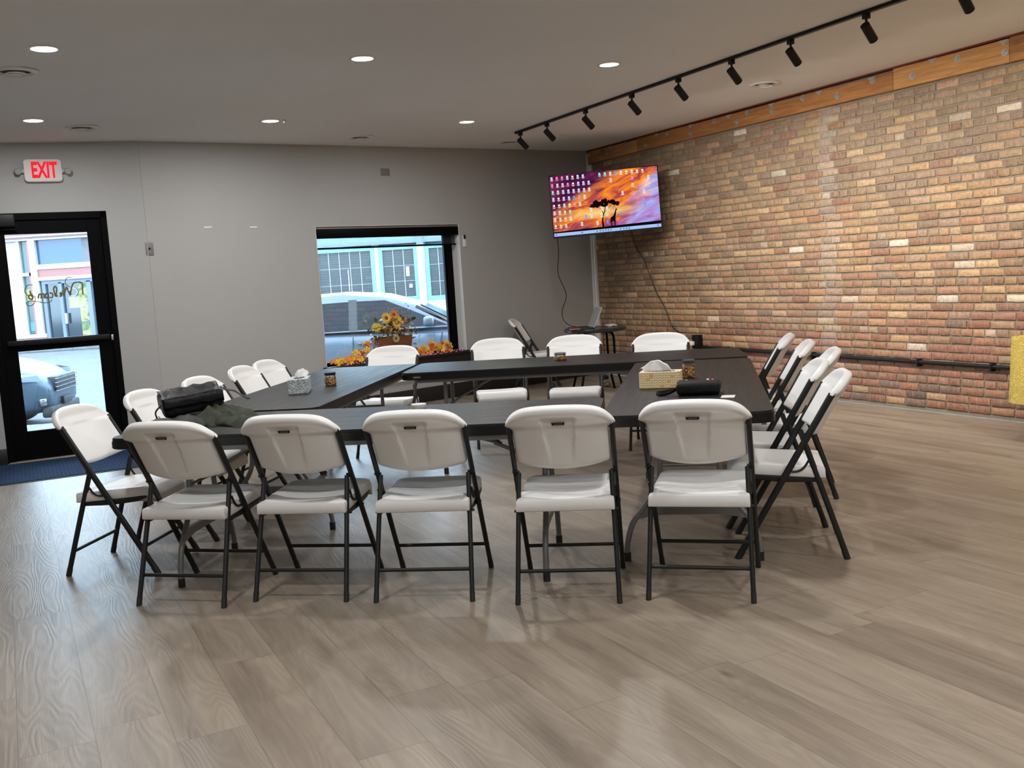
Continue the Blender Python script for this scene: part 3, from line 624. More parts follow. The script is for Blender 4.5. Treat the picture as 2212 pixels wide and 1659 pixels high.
# ------------------------------------------------------------------ folding chair (x right, y towards the table, origin on the floor between the rear feet)
HB = 0.217                                           # half spacing of the long side tubes
def tube_y(z): return 0.488 - 0.578 * z              # long side tube, front foot to backrest
def make_chair():
    t = thing('folding_chair', '', 'chair', group='white folding chairs around the tables')
    # seat: dished moulded shell with a skirt
    bm = B(); nx, ny = 22, 18; top, low = [], []
    for j in range(ny + 1):
        v = j / ny; y = 0.085 + 0.435 * v; w = 0.207 - 0.010 * v - 0.020 * max(0, v - 0.85) / 0.15 * 0.6
        rt, rb = [], []
        for i in range(nx + 1):
            u = -1 + 2 * i / nx
            z = 0.434 + 0.028 * v - 0.017 * (1 - u * u) * sin(pi * min(1, max(0, (v * 1.15 - 0.02)))) ** 0.8 if True else 0
            z -= 0.044 * max(0, (v - 0.84) / 0.16) ** 2
            e = max(abs(u) ** 14, abs(2 * v - 1) ** 22); z -= 0.008 * e
            rt.append(bm.verts.new((u * w, y, z)))
        top.append(rt)
    for j in range(ny):
        for i in range(nx): bm.faces.new((top[j][i], top[j][i + 1], top[j + 1][i + 1], top[j + 1][i]))
    per = [top[0][i] for i in range(nx + 1)] + [top[j][nx] for j in range(1, ny + 1)] + [top[ny][i] for i in range(nx - 1, -1, -1)] + [top[j][0] for j in range(ny - 1, 0, -1)]
    def down(ring, dz, k):
        out = []
        for q in ring: out.append(bm.verts.new((q.co.x * (1 + k), 0.30 + (q.co.y - 0.30) * (1 + k), q.co.z - dz)))
        for a in range(len(ring)): b = (a + 1) % len(ring); bm.faces.new((ring[a], ring[b], out[b], out[a]))
        return out
    r1 = down(per, 0.007, 0.012); r2 = down(r1, 0.038, 0.006); r3 = down(r2, 0.004, -0.02)
    bm.faces.new(r3)
    mk('seat', bm, M_WHITE, t, 0.9)
    # backrest
    bm = B(); nu, nv = 60, 42; zt_, Hn = 0.851, 0.754
    def back(u, v):
        zb = 0.563 + 0.022 * u * u
        zt2 = zt_ - 0.020 * u * u - 0.068 * abs(u) ** 6
        z = zb + (zt2 - zb) * v
        k = min(1, max(0, (z - Hn) / 0.010)); wide = 0.203 + 0.031 * k
        corner = 1 - 0.05 * max(0, 1 - v / 0.09) ** 2
        x = u * wide * corner
        y = tube_y(z) + 0.006 - 0.060 * (1 - abs(u) ** 2.2) + 0.012 * max(0, z - 0.80) / 0.04
        return x, y, z, k
    F, Rr = [], []
    for j in range(nv + 1):
        v = j / nv; f_, r_ = [], []
        for i in range(nu + 1):
            u = -1 + 2 * i / nu
            x, y, z, k = back(u, v)
            th = (0.015 + 0.006 * k) * sqrt(max(0.02, 1 - max(abs(u) ** 18, abs(2 * v - 1) ** 16)))
            rec = 0.0
            zz = (z - 0.585) / (0.800 - 0.585); hw = 0.050 + 0.023 * max(0, min(1, zz))
            if abs(x) < hw and 0 < zz < 1: rec = 0.021 * min(1, (hw - abs(x)) / 0.006) * min(1, (1 - zz) / 0.030) * zz ** 0.8
            lip = 0.005 * max(0, min(1, (v - 0.86) / 0.05))
            f_.append(bm.verts.new((x, y + th * 0.7, z))); r_.append(bm.verts.new((x, y - th - lip + rec, z - 0.006)))
        F.append(f_); Rr.append(r_)
    for G, fl in ((F, 0), (Rr, 1)):
        for j in range(nv):
            for i in range(nu):
                q = (G[j][i], G[j][i + 1], G[j + 1][i + 1], G[j + 1][i]); bm.faces.new(q if not fl else q[::-1])
    for a in range(nu): bm.faces.new((F[0][a], F[0][a + 1], Rr[0][a + 1], Rr[0][a])); bm.faces.new((F[nv][a], F[nv][a + 1], Rr[nv][a + 1], Rr[nv][a]))
    for a in range(nv): bm.faces.new((F[a][0], F[a + 1][0], Rr[a + 1][0], Rr[a][0])); bm.faces.new((F[a][nu], F[a + 1][nu], Rr[a + 1][nu], Rr[a][nu]))
    bk = mk('backrest', bm, M_WHITE, t, 1.0)
    yb = tube_y(0.775) + 0.006 - 0.060 - 0.015 + 0.009; ang = Matrix.Rotation(math.atan(0.578), 4, 'X')
    bm = B(); prism(bm, [(-0.028, 0.006), (-0.025, -0.006), (0.025, -0.006), (0.028, 0.006)], 0, 0.0022, XZ)
    bd = mk('badge', bm, M_BLACKPL, bk, 0.5, T((0, yb - 0.0030, 0.770)) @ Matrix.Rotation(radians(30), 4, 'X'))
    bm = xf(text_bm('LIFETIME', 0.0085, 0.0002, sx=1.15), T((0, -0.0026, 0)) @ XZ); mk('lettering', bm, emitless_white, bd, 0)
    # side tubes
    for s in (-1, 1):
        bm = B(); x = s * HB
        tube(bm, [(x, tube_y(0.035), 0.035), (x, tube_y(0.40), 0.40), (x, tube_y(0.62), 0.62), (x, tube_y(0.765), 0.765)], 0.0112, 12, 0.0155); mk('side_tube', bm, M_DARK, t)
        bm = B(); tube(bm, [(x, tube_y(0.0) - 0.001, 0.0), (x, tube_y(0.04), 0.040)], 0.0122, 12, 0.0168); mk('foot_cap', bm, M_CAP, t)
        xr = s * 0.200; xf_ = s * 0.214
        bm = B(); tube(bm, [(xf_, 0.006, 0.035), (s * 0.206, 0.10, 0.33), (xr, 0.166, 0.532)], 0.0105, 12, 0.0135); cyl(bm, (xr - s * 0.002, 0.166, 0.538), (x + s * 0.011, 0.166, 0.538), 0.006, seg=10); mk('rear_leg', bm, M_DARK, t)
        bm = B(); tube(bm, [(xf_ + s * 0.001, -0.004, 0.0), (xf_, 0.008, 0.040)], 0.0115, 12, 0.0148); mk('foot_cap', bm, M_CAP, t)
        # seat rail and folding link on this side
        bm = B(); tube(bm, [(s * 0.200, 0.105, 0.372), (s * 0.203, 0.27, 0.374), (s * 0.200, 0.400, 0.388), (s * 0.196, 0.45, 0.405)], 0.006, 8, 0.014)
        cyl(bm, (s * 0.198, 0.125, 0.372), (s * 0.224, 0.125, 0.372), 0.006, seg=8); cyl(bm, (s * 0.198, 0.272, 0.376), (s * 0.230, 0.272, 0.376), 0.006, seg=8); mk('seat_rail', bm, M_DARK, t)
        bm = B(); tube(bm, smooth_path([(s * 0.213, 0.150, 0.470), (s * 0.212, 0.175, 0.430), (s * 0.212, 0.205, 0.412), (s * 0.212, 0.245, 0.412)], 4), 0.0055, 8); mk('folding_link', bm, M_DARK, t)
    bm = B(); cyl(bm, (-0.21, 0.042, 0.130), (0.21, 0.042, 0.130), 0.0085, seg=12); mk('stretcher', bm, M_DARK, t)
    bm = B(); cyl(bm, (-HB, tube_y(0.138), 0.138), (HB, tube_y(0.138), 0.138), 0.0085, seg=12); mk('stretcher', bm, M_DARK, t)
    return t
emitless_white = plain('badge_white', (0.30, 0.30, 0.30), 0.5)
chair0 = make_chair()
chairs = [(-1.545, 4.341, -14.2, 'leftmost chair of the front row, back to the viewer, before the black bag'),
 (-1.000, 4.310, -11.0, 'second chair from the left in the front row, back to the viewer'),
 (-0.440, 4.201, -8.5, 'middle chair of the front row, back to the viewer'),
 (0.181, 4.058, -8.0, 'fourth chair of the front row, back to the viewer'),
 (0.724, 3.986, -16.0, 'front row chair at the right end, before the gold tissue box'),
 (-2.283, 5.158, -98.0, 'nearest chair of the left row, seen from the side beside the mat'),
 (-2.151, 5.768, -99.6, 'second chair of the left row, just left of the black bag'),
 (-2.032, 6.442, -102.3, 'third chair of the left row, its back right behind the black bag'),
 (-1.933, 7.119, -99.1, 'fourth chair of the left row, partly covering the farthest one'),
 (-1.861, 7.559, -103.0, 'farthest chair of the left row, nearest the window'),
 (-0.967, 8.268, 169.8, 'chair under the window facing the viewer, before the flower basket'),
 (-0.106, 8.393, 183.0, 'far row chair facing the viewer, just right of the window'),
 (0.535, 8.207, 174.1, 'far row chair facing the viewer behind the short silver lidded jar'),
 (1.197, 7.848, 165.6, 'rightmost far row chair facing the viewer, against the bricks'),
 (0.068, 11.760, -100.0, 'lone chair standing apart by the far grey wall near the laptop'),
 (1.530, 4.640, 77.0, 'nearest chair of the right row, seen from the side'),
 (1.600, 5.190, 79.0, 'second chair of the right row from the viewer'),
 (1.860, 5.760, 75.0, 'third chair of the right row, pulled out the farthest toward the bricks'),
 (1.900, 6.380, 77.0, 'fourth chair of the right row from the viewer'),
 (1.950, 7.000, 75.0, 'farthest chair of the right row')]
for k, (x, y, a, lb) in enumerate(chairs):
    c = chair0 if k == 0 else copy_tree(chair0)
    c.location = (x, y, 0); c.rotation_euler = (0, 0, radians(a)); c['label'] = lb

# ------------------------------------------------------------------ folding tables (x along the table, y across, origin at a front corner on the floor)
def make_table(L, Wd, lab, x, y, a, badge=True):
    t = thing('folding_table', lab, 'table', loc=(x, y, 0), rz=a, group='dark folding tables in a square')
    H = 0.740
    bm = B(); prism(bm, rrect(0.004, 0.004, L - 0.004, Wd - 0.004, 0.06), H - 0.012, H); bmesh.ops.bevel(bm, geom=[e for e in bm.edges if all(v_.co.z > H - 0.001 for v_ in e.verts)], offset=0.004, segments=2, affect='EDGES'); mk('table_top', bm, M_TOP, t)
    bm = B(); prism(bm, rrect(0, 0, L, Wd, 0.064), H - 0.052, H - 0.0125); bmesh.ops.bevel(bm, geom=[e for e in bm.edges if all(v_.co.z > H - 0.013 for v_ in e.verts) or all(v_.co.z < H - 0.051 for v_ in e.verts)], offset=0.004, segments=2, affect='EDGES'); mk('table_edge', bm, M_RIM, t)
    bm = B()
    for yy in (0.045, Wd - 0.045): bb(bm, (0.11, yy - 0.011, H - 0.078), (L - 0.11, yy + 0.011, H - 0.050), 0.003)
    mk('under_rail', bm, M_GREYLEG, t)
    yc = Wd / 2
    for s, xe in ((1, 0.27), (-1, L - 0.27)):
        for q in (-1, 1):
            bm = B()
            tube(bm, smooth_path([(xe, yc + q * 0.135, H - 0.055), (xe, yc + q * 0.135, 0.52), (xe, yc + q * 0.145, 0.38), (xe, yc + q * 0.205, 0.275), (xe, yc + q * 0.275, 0.185), (xe, yc + q * 0.306, 0.08), (xe, yc + q * 0.308, 0.03)], 5), 0.0135, 12)
            lg = mk('leg', bm, M_GREYLEG, t)
            bm = B(); cyl(bm, (xe, yc + q * 0.308, 0.0), (xe, yc + q * 0.308, 0.042), 0.0165); mk('foot_cap', bm, M_CAP, lg)
        bm = B(); pts = [(-0.262, 0.203), (-0.215, 0.262), (0.215, 0.262), (0.262, 0.203), (0.14, 0.224), (-0.14, 0.224)]
        M4 = T((xe, yc, 0)) @ Matrix(((0, 0, 1, 0), (1, 0, 0, 0), (0, 1, 0, 0), (0, 0, 0, 1)))
        prism(bm, pts, -0.010, 0.010, M4); mk('leg_brace', bm, M_GREYLEG, t)
        bm = B(); cyl(bm, (xe, 0.05, H - 0.06), (xe, Wd - 0.05, H - 0.06), 0.012); cyl(bm, (xe, yc - 0.135, 0.46), (xe, yc + 0.135, 0.46), 0.008); mk('hinge_tube', bm, M_GREYLEG, t)
        bm = B(); xo = xe + s * 0.45
        tube(bm, [(xe, yc, 0.46), (xe + s * 0.12, yc, 0.53), (xe + s * 0.25, yc - 0.02, 0.595)], 0.009, 8); tube(bm, [(xe + s * 0.22, yc, 0.585), (xe + s * 0.33, yc - 0.10, 0.64), (xo, yc - 0.20, H - 0.06)], 0.008, 8); tube(bm, [(xe + s * 0.22, yc, 0.585), (xe + s * 0.33, yc + 0.10, 0.64), (xo, yc + 0.20, H - 0.06)], 0.008, 8)
        mk('folding_brace', bm, M_GREYLEG, t)
    if not badge: return t
    bm = B(); bb(bm, (0.09, -0.001, H - 0.040), (0.145, 0.001, H - 0.026))
    bp = mk('badge', bm, plain('badge_grey', (0.06, 0.06, 0.06), 0.5), t, 0)
    bm = xf(text_bm('LIFETIME', 0.011, 0.0002), T((0.1175, -0.0013, H - 0.033)) @ XZ); mk('lettering', bm, emitless_white, bp, 0)
    return t
place_table = make_table
place_table(2.30, 0.75, 'front folding table nearest the viewer with the black bag', -1.915, 4.612, -0.146, False)
place_table(2.40, 0.735, 'left folding table holding the blue patterned tissue box', -1.055, 5.300, 1.428)
place_table(2.40, 0.75, 'far folding table holding the short silver lidded jar', -0.780, 6.945, -0.124)
place_table(2.38, 0.76, 'right folding table holding the gold tissue box and tall jar', 1.122, 4.215, 1.375)
# ------------------------------------------------------------------ things on the tables
TT = 0.740
def tissue_box(name_lab, loc, rz, mat, w, d, h, puff):
    t = thing('tissue_box', name_lab, 'tissue box', loc=loc, rz=rz)
    bm = B(); bb(bm, (-w / 2, -d / 2, 0), (w / 2, d / 2, h), 0.0015, 1); mk('carton', bm, mat, t, 0)
    bm = B(); lathe(bm, [(0.0, 0.0006), (1.0, 0.0006)], 24); bmesh.ops.scale(bm, vec=(min(w, d) * 0.28 if w < d else w * 0.36, min(w, d) * 0.28 if w > d else d * 0.36, 1), verts=bm.verts)
    mk('slot', bm, M_BLACKPL, t, 0, T((0, 0, h)))
    bm = B(); nu, nv = 26, 14; G = []
    for j in range(nv + 1):
        v = j / nv; row_ = []
        for i in range(nu + 1):
            u = -1 + 2 * i / nu
            x, y, z = puff(u, v); k = noise.noise(Vector((u * 3.1, v * 2.6, w * 50))) * 0.008 * (0.3 + v)
            row_.append(bm.verts.new((x, y + k, z + k * 0.6)))
        G.append(row_)
    for j in range(nv):
        for i in range(nu): bm.faces.new((G[j][i], G[j][i + 1], G[j + 1][i + 1], G[j + 1][i]))
    n = N('tissue_paper_' + ('a' if w < d else 'b')); tr = n.n('BsdfTranslucent', ins={'Color': (0.85, 0.84, 0.82)}); df = n.n('BsdfDiffuse', ins={'Color': (0.86, 0.85, 0.83)}); mx = n.n('MixShader', ins={0: 0.3, 1: df.outputs[0], 2: tr.outputs[0]}); n.surf(mx.outputs[0])
    mk('tissue', bm, n.m, t, 3.0)
    return t
n = N('gold_leaf_carton'); v = n.obj(); sp = n.n('SeparateXYZ', ins={0: v})
hor = n.math('ADD', sp.outputs[0], sp.outputs[1]); S_ = 0.0185
ux = n.math('DIVIDE', hor, S_); uz = n.math('DIVIDE', sp.outputs[2], 0.0125)
fx_ = n.math('SUBTRACT', ux, n.math('FLOOR', ux)); ax = n.math('ABSOLUTE', n.math('SUBTRACT', fx_, 0.5))
uz2 = n.math('SUBTRACT', uz, n.math('MULTIPLY', ax, 1.5)); fz = n.math('SUBTRACT', uz2, n.math('FLOOR', uz2))
leaf_ = n.math('MULTIPLY', n.math('LESS_THAN', n.math('ABSOLUTE', n.math('SUBTRACT', fz, 0.5)), 0.26), n.math('LESS_THAN', n.math('ABSOLUTE', n.math('SUBTRACT', ax, 0.25)), 0.19))
w_ = n.n('TexWhiteNoise', noise_dimensions='2D', ins={'Vector': n.n('CombineXYZ', ins={0: n.math('FLOOR', ux), 1: n.math('FLOOR', uz2)}).outputs[0]})
c = n.mix(leaf_, (0.50, 0.33, 0.06), n.ramp(w_.outputs[0], [(0.0, (0.78, 0.74, 0.66)), (0.6, (0.80, 0.74, 0.66)), (0.85, (0.66, 0.35, 0.22))], 'CONSTANT'))
n.pbr(c, 0.55); M_GOLDBOX = n.m
n = N('blue_lace_carton'); v = n.obj(); vo = n.n('TexVoronoi', feature='DISTANCE_TO_EDGE', ins={'Vector': v, 'Scale': 105.0}); vo2 = n.n('TexVoronoi', ins={'Vector': v, 'Scale': 60.0})
c = n.mix(n.math('LESS_THAN', vo.outputs['Distance'], 0.11), (0.10, 0.16, 0.18), (0.66, 0.70, 0.70)); c = n.mix(n.math('LESS_THAN', vo2.outputs['Distance'], 0.22), c, (0.66, 0.70, 0.70)); n.pbr(c, 0.55); M_BLUEBOX = n.m
def puff1(u, v): a = 0.03 + 0.012 * v; return (u * (0.022 + 0.022 * v) + 0.012 * v, 0.02 + 0.05 * v + 0.012 * sin(u * 4), 0.062 + 0.075 * v * (1 - 0.35 * u * u) + 0.002 * sin(u * 9) * v)
def puff2(u, v): return (-0.015 + u * (0.070 + 0.020 * v), 0.022 * sin(u * 3.0 + v * 2) * v - 0.03 * v * v, 0.068 + 0.078 * sin(v * pi * 0.62) * (1 - 0.55 * abs(u) ** 2.2) - 0.02 * max(0, u) * v + 0.004 * sin(u * 11))
tissue_box('blue and white patterned tissue box with a tissue sticking up', (-1.318, 6.155, TT + 0.001), 0.10, M_BLUEBOX, 0.118, 0.225, 0.088, puff1)
tissue_box('gold leaf patterned tissue box with a big crumpled tissue', (0.795, 5.272, TT + 0.001), -0.27, M_GOLDBOX, 0.218, 0.115, 0.086, puff2)

M_JARGL = glass('jar_glass', (0.97, 0.985, 0.98), rough=0.02)
CANDY = [plain('candy_orange', (0.75, 0.23, 0.03), 0.3), plain('candy_yellow', (0.80, 0.50, 0.07), 0.3), plain('candy_cream', (0.78, 0.68, 0.50), 0.3), plain('candy_brown', (0.20, 0.07, 0.03), 0.3)]
def jar(label, loc, r, h, lidmat, lidname, fill=0.8, seed=1):
    t = thing('candy_jar', label, 'jar', loc=loc)
    lh = 0.017; hb = h - lh; rn = r * 0.86
    bm = B(); lathe(bm, [(0, 0.001), (r * 0.9, 0.001), (r, 0.006), (r, hb - 0.014), (rn, hb - 0.004), (rn, hb + 0.004)], 32); mk('glass', bm, M_JARGL, t)
    bm = B(); lathe(bm, [(rn + 0.003, hb - 0.002), (rn + 0.004, hb), (rn + 0.004, h - 0.002), (rn + 0.001, h), (rn - 0.004, h - 0.0015), (0, h - 0.0015)], 32); mk('lid', bm, lidmat, t)
    bm = B(); q = random.Random(seed); zt2 = 0.005 + (hb - 0.02) * fill
    z = 0.008; ri = r - 0.007
    while z < zt2:
        for k in range(int(2 * pi * ri / 0.013)):
            a = k * 0.013 / ri + q.random() * 0.1; f0 = len(bm.faces)
            p = Vector((ri * cos(a), ri * sin(a), z + q.uniform(-.002, .002)))
            d = Vector((q.uniform(-1, 1), q.uniform(-1, 1), q.uniform(-1, 1))).normalized() * 0.007
            tube(bm, [p - d, p + d], [0.0058, 0.0022], 6)
            bm.faces.ensure_lookup_table(); mi = q.choice([0, 0, 1, 1, 2, 3])
            for f in bm.faces[f0:]: f.material_index = mi
        z += 0.0095
    lathe(bm, [(0, 0.004), (r - 0.012, 0.004), (r - 0.012, zt2), (0, zt2 + 0.003)], 16)
    o = mk('candy', bm, CANDY[0], t, 0.6, None, CANDY[1:]); o['kind'] = 'stuff'
    return t
M_LIDBL = plain('black_lid', (0.02, 0.02, 0.022), 0.35, 0.3); M_LIDSI = plain('silver_lid', (0.42, 0.45, 0.48), 0.25, 0.85); M_LIDWH = plain('white_lid', (0.62, 0.62, 0.60), 0.35, 0.2); M_LIDGR = plain('dark_grey_lid', (0.075, 0.085, 0.08), 0.35, 0.5)
jar('black lidded candy jar beside the blue patterned tissue box', (-1.178, 6.44, TT), 0.038, 0.086, M_LIDBL, 'a', 0.85, 1)
jar('short silver lidded jar of candy on the far table', (0.362, 7.21, TT), 0.044, 0.056, M_LIDSI, 'b', 0.95, 2)
jar('tall dark lidded candy jar behind the gold tissue box', (1.010, 5.63, TT), 0.036, 0.103, M_LIDGR, 'c', 0.88, 3)
jar('pale lidded jar on the front table, mostly hidden by a chair back', (-0.452, 4.72, TT), 0.038, 0.062, M_LIDWH, 'd', 0.9, 4)

# black pouch with papers under it on the right table
n = N('black_nylon'); v = n.obj(); a = n.noise(v, 25, 4); n.pbr((0.004, 0.004, 0.0045), 0.6, 0, 0.2, n.bump(a, 0.5, 0.01)); M_NYLON = n.m
t = thing('black_pouch', 'black zipped pouch lying on the right table', 'pouch', loc=(0.925, 4.905, TT + 0.0015), rz=-0.22)
bm = B(); box(bm, (0, 0, 0.033), (0.218, 0.155, 0.060), None, 0.020, 4)
bmesh.ops.subdivide_edges(bm, edges=bm.edges[:], cuts=1, use_grid_fill=True)
for v_ in bm.verts: v_.co += Vector((noise.noise(v_.co * 14), noise.noise(v_.co * 14 + Vector((5, 0, 0))), 0.7 * noise.noise(v_.co * 14 + Vector((0, 9, 0))))) * 0.006; v_.co.z = max(0.0, v_.co.z)
mk('pouch_body', bm, M_NYLON, t, 2)
bm = B(); tube(bm, smooth_path([(-0.10, -0.02, 0.035), (-0.15, -0.04, 0.012), (-0.19, -0.03, 0.006), (-0.21, 0.03, 0.005), (-0.17, 0.07, 0.006), (-0.12, 0.05, 0.02)], 5), 0.009, 8, 0.003, up=(0, 0, 1)); mk('strap', bm, M_NYLON, t)
bm = B(); icos(bm, (0.045, 0.045, 0.063), 0.008, 1); mk('charm', bm, plain('pale_charm', (0.8, 0.6, 0.6), 0.3), t)
bm = B(); icos(bm, (0.068, 0.045, 0.062), 0.008, 1); mk('charm', bm, plain('pink_charm', (0.6, 0.12, 0.25), 0.3), t)
bm = B(); icos(bm, (-0.06, 0.05, 0.062), 0.006, 1); mk('zip_pull', bm, M_STEEL, t)
bm = B(); bb(bm, (-0.032, -0.045, 0), (0.032, 0.045, 0.0012)); pp = tag(mk('printed_card', bm, plain('card_white', (0.70, 0.69, 0.65), 0.5), None, 0), 'small pale card at the right of the black pouch', 'card'); pp.location = (1.035, 4.745, TT + 0.0006); pp.rotation_euler = (0, 0, -0.3)

# black leather bag lying on a folded green jacket
n = N('wrinkled_black_leather'); v = n.obj(); a = n.noise(v, 16, 5, 0.6, 1.0); n.pbr((0.005, 0.005, 0.006), n.math('MULTIPLY_ADD', a, 0.3, 0.26), 0, 0.25, n.bump(a, 0.5, 0.014)); M_LEATH = n.m
n = N('olive_cotton_cloth'); v = n.obj(); a = n.noise(v, 9, 4); b = n.noise(v, 500, 2); n.pbr(n.mix(a, (0.026, 0.031, 0.022), (0.060, 0.068, 0.048)), 0.85, 0, 0.2, n.bump(n.math('ADD', a, n.math('MULTIPLY', b, 0.2)), 0.5, 0.01)); M_OLIVE = n.m
def heap(cx, cy, rx, ry, h, rz, seed, fold=1.0, nx=44, ny=34, thick=0.012):
    bm = B(); G = []
    for j in range(ny + 1):
        row_ = []
        for i in range(nx + 1):
            u, v = -1 + 2 * i / nx, -1 + 2 * j / ny
            # map the square to a rounded, ragged shape
            k = 1 + 0.16 * noise.noise(Vector((u * 1.7, v * 1.7, seed)))
            X_, Y_ = u * sqrt(max(0, 1 - v * v / 2)) * rx * k, v * sqrt(max(0, 1 - u * u / 2)) * ry * k
            r = min(1.0, sqrt((X_ / rx) ** 2 + (Y_ / ry) ** 2)); b_ = max(0.0, 1 - r ** 3.0)
            f = noise.noise(Vector((X_ * 9, Y_ * 5 + X_ * 4, seed + 3))) + 0.5 * noise.noise(Vector((X_ * 26, Y_ * 12, seed)))
            f += 0.55 * (1 - abs(sin((X_ * 0.8 + Y_) * 38 + 5 * noise.noise(Vector((X_ * 6, Y_ * 6, seed))))) ** 0.6) - 0.2
            z = h * b_ * (0.72 + 0.38 * f * fold) + 0.006 * (1 - r) + 0.0008
            row_.append(bm.verts.new((X_, Y_, max(0.0008, z))))
        G.append(row_)
    for j in range(ny):
        for i in range(nx): bm.faces.new((G[j][i], G[j][i + 1], G[j + 1][i + 1], G[j + 1][i]))
    per = [G[0][i] for i in range(nx + 1)] + [G[j][nx] for j in range(1, ny + 1)] + [G[ny][i] for i in range(nx - 1, -1, -1)] + [G[j][0] for j in range(ny - 1, 0, -1)]
    bot = [bm.verts.new((q.co.x * .985, q.co.y * .985, 0.0)) for q in per]
    for a_ in range(len(per)): b_ = (a_ + 1) % len(per); bm.faces.new((per[a_], per[b_], bot[b_], bot[a_]))
    bm.faces.new(bot)
    return xf(bm, Matrix.Rotation(rz, 4, 'Z'))
t = thing('green_jacket', 'crumpled olive green jacket under the black leather bag', 'jacket', loc=(-1.50, 5.02, TT + 0.0005))
mk('jacket_body', heap(0, 0, 0.235, 0.17, 0.095, -0.45, 4.0), M_OLIVE, t, 2)
bm = heap(0, 0, 0.20, 0.085, 0.065, -0.75, 9.0); mk('sleeve', bm, M_OLIVE, t, 2, T((0.10, -0.13, 0.0)))
bm = heap(0, 0, 0.22, 0.12, 0.055, 0.2, 14.0); mk('dark_lining', bm, plain('dark_lining_cloth', (0.012, 0.014, 0.012), 0.6), t, 2, T((-0.16, -0.10, 0.0)))
Mb = T((-1.665, 5.13, TT + 0.058)) @ Matrix.Rotation(radians(24), 4, 'Z') @ R(-5, 'Y') @ R(7, 'X')
t = thing('leather_bag', 'black wrinkled leather satchel lying on the green jacket', 'bag', Mb)
bm = B(); box(bm, (0, 0, 0.046), (0.310, 0.250, 0.100), None, 0.030, 4); bmesh.ops.subdivide_edges(bm, edges=bm.edges[:], cuts=2, use_grid_fill=True)
for v_ in bm.verts: v_.co += Vector((noise.noise(v_.co * 9), noise.noise(v_.co * 9 + Vector((5, 0, 0))), noise.noise(v_.co * 11 + Vector((0, 9, 0))))) * 0.008
mk('bag_body', bm, M_LEATH, t, 2)
bm = B(); G = []
for j in range(15):
    v = j / 14; y, z = ((-0.128, 0.045 + 0.045 * (v / 0.2)) if v < 0.2 else (-0.128 + (v - 0.2) / 0.8 * 0.235, 0.098 + 0.006 * sin(v * 9)))
    G.append([bm.verts.new((-0.150 + 0.300 * i / 16, y + 0.004 * noise.noise(Vector((i * .6, j * .5, 1))), z + 0.008 * noise.noise(Vector((i * .45, j * .5, 4))))) for i in range(17)])
for j in range(14):
    for i in range(16): bm.faces.new((G[j][i], G[j][i + 1], G[j + 1][i + 1], G[j + 1][i]))
o = mk('flap', bm, M_LEATH, t, 2); md = o.modifiers.new('thickness', 'SOLIDIFY'); md.thickness = 0.005
bm = B(); tube(bm, smooth_path([(0.135, 0.05, 0.07), (0.165, 0.06, 0.072), (0.19, 0.08, 0.05), (0.235, 0.10, 0.03), (0.27, 0.10, 0.0), (0.30, 0.06, -0.02)], 6), 0.011, 8, 0.003, up=(0, 1, 0.3)); mk('strap', bm, M_LEATH, t)
bm = B(); tube(bm, [(0.165 + 0.014 * cos(a), 0.03, 0.072 + 0.014 * sin(a)) for a in [k * pi / 6 for k in range(12)]], 0.0028, 6, up=(0, 1, 0), closed=True); mk('ring', bm, M_STEEL, t)
bm = B(); tube(bm, smooth_path([(-0.15, -0.05, 0.06), (-0.185, -0.06, 0.03), (-0.175, -0.05, -0.02), (-0.15, -0.04, -0.035)], 5), 0.010, 8, 0.004, up=(0, 1, 0)); mk('side_strap', bm, M_LEATH, t)
bm = B(); tube(bm, [(-0.178 + 0.010 * cos(a), -0.06, -0.005 + 0.012 * sin(a)) for a in [k * pi / 6 for k in range(12)]], 0.0025, 6, up=(0, 1, 0), closed=True); mk('buckle', bm, M_STEEL, t)

# ------------------------------------------------------------------ laptop table in the corner
t = thing('round_side_table', 'small round black table in the corner holding the laptop', 'table', loc=(0.955, 11.00, 0))
bm = B(); lathe(bm, [(0.0, 0.690), (0.325, 0.690), (0.345, 0.700), (0.345, 0.722), (0.335, 0.732), (0.0, 0.732)], 56); mk('table_top', bm, plain('black_side_table_top', (0.014, 0.016, 0.02), 0.25), t)
for k, a in enumerate((-38, 52, 142, 232)):
    c_, s_ = cos(radians(a)), sin(radians(a)); bm = B()
    tube(bm, smooth_path([(0.10 * c_, 0.10 * s_, 0.682), (0.20 * c_, 0.20 * s_, 0.676), (0.235 * c_, 0.235 * s_, 0.62), (0.24 * c_, 0.24 * s_, 0.45), (0.27 * c_, 0.27 * s_, 0.25), (0.345 * c_, 0.345 * s_, 0.012)], 5), 0.013, 10); mk('leg', bm, M_BLACK, t)
lp = thing('laptop', 'open laptop seen from its side on the small round table', 'laptop', T((0.80, 10.93, 0.7325)) @ R(-82, 'Z'))
# local: x across the keyboard, -y towards its user (to the left in the photo), lid rises at +y
bm = B(); bb(bm, (-0.16, -0.125, 0.0), (0.16, 0.115, 0.016), 0.003); mk('laptop_base', bm, plain('laptop_dark', (0.03, 0.03, 0.033), 0.4, 0.2), lp)
bm = B(); bb(bm, (-0.145, -0.03, 0.0162), (0.145, 0.10, 0.0175)); mk('keyboard', bm, M_BLACKPL, lp, 0)
Ml = T((0, 0.112, 0.012)) @ R(-24, 'X')
bm = B(); bb(bm, (-0.16, -0.004, 0.0), (0.16, 0.004, 0.235), 0.002, 1); mk('lid', bm, plain('laptop_lid_silver', (0.42, 0.40, 0.37), 0.35, 0.4), lp, 0.6, Ml)
bm = B(); bb(bm, (-0.152, -0.0046, 0.010), (0.152, -0.004, 0.228)); mk('laptop_screen', bm, plain('laptop_screen_grey', (0.16, 0.16, 0.15), 0.3), lp, 0, Ml)
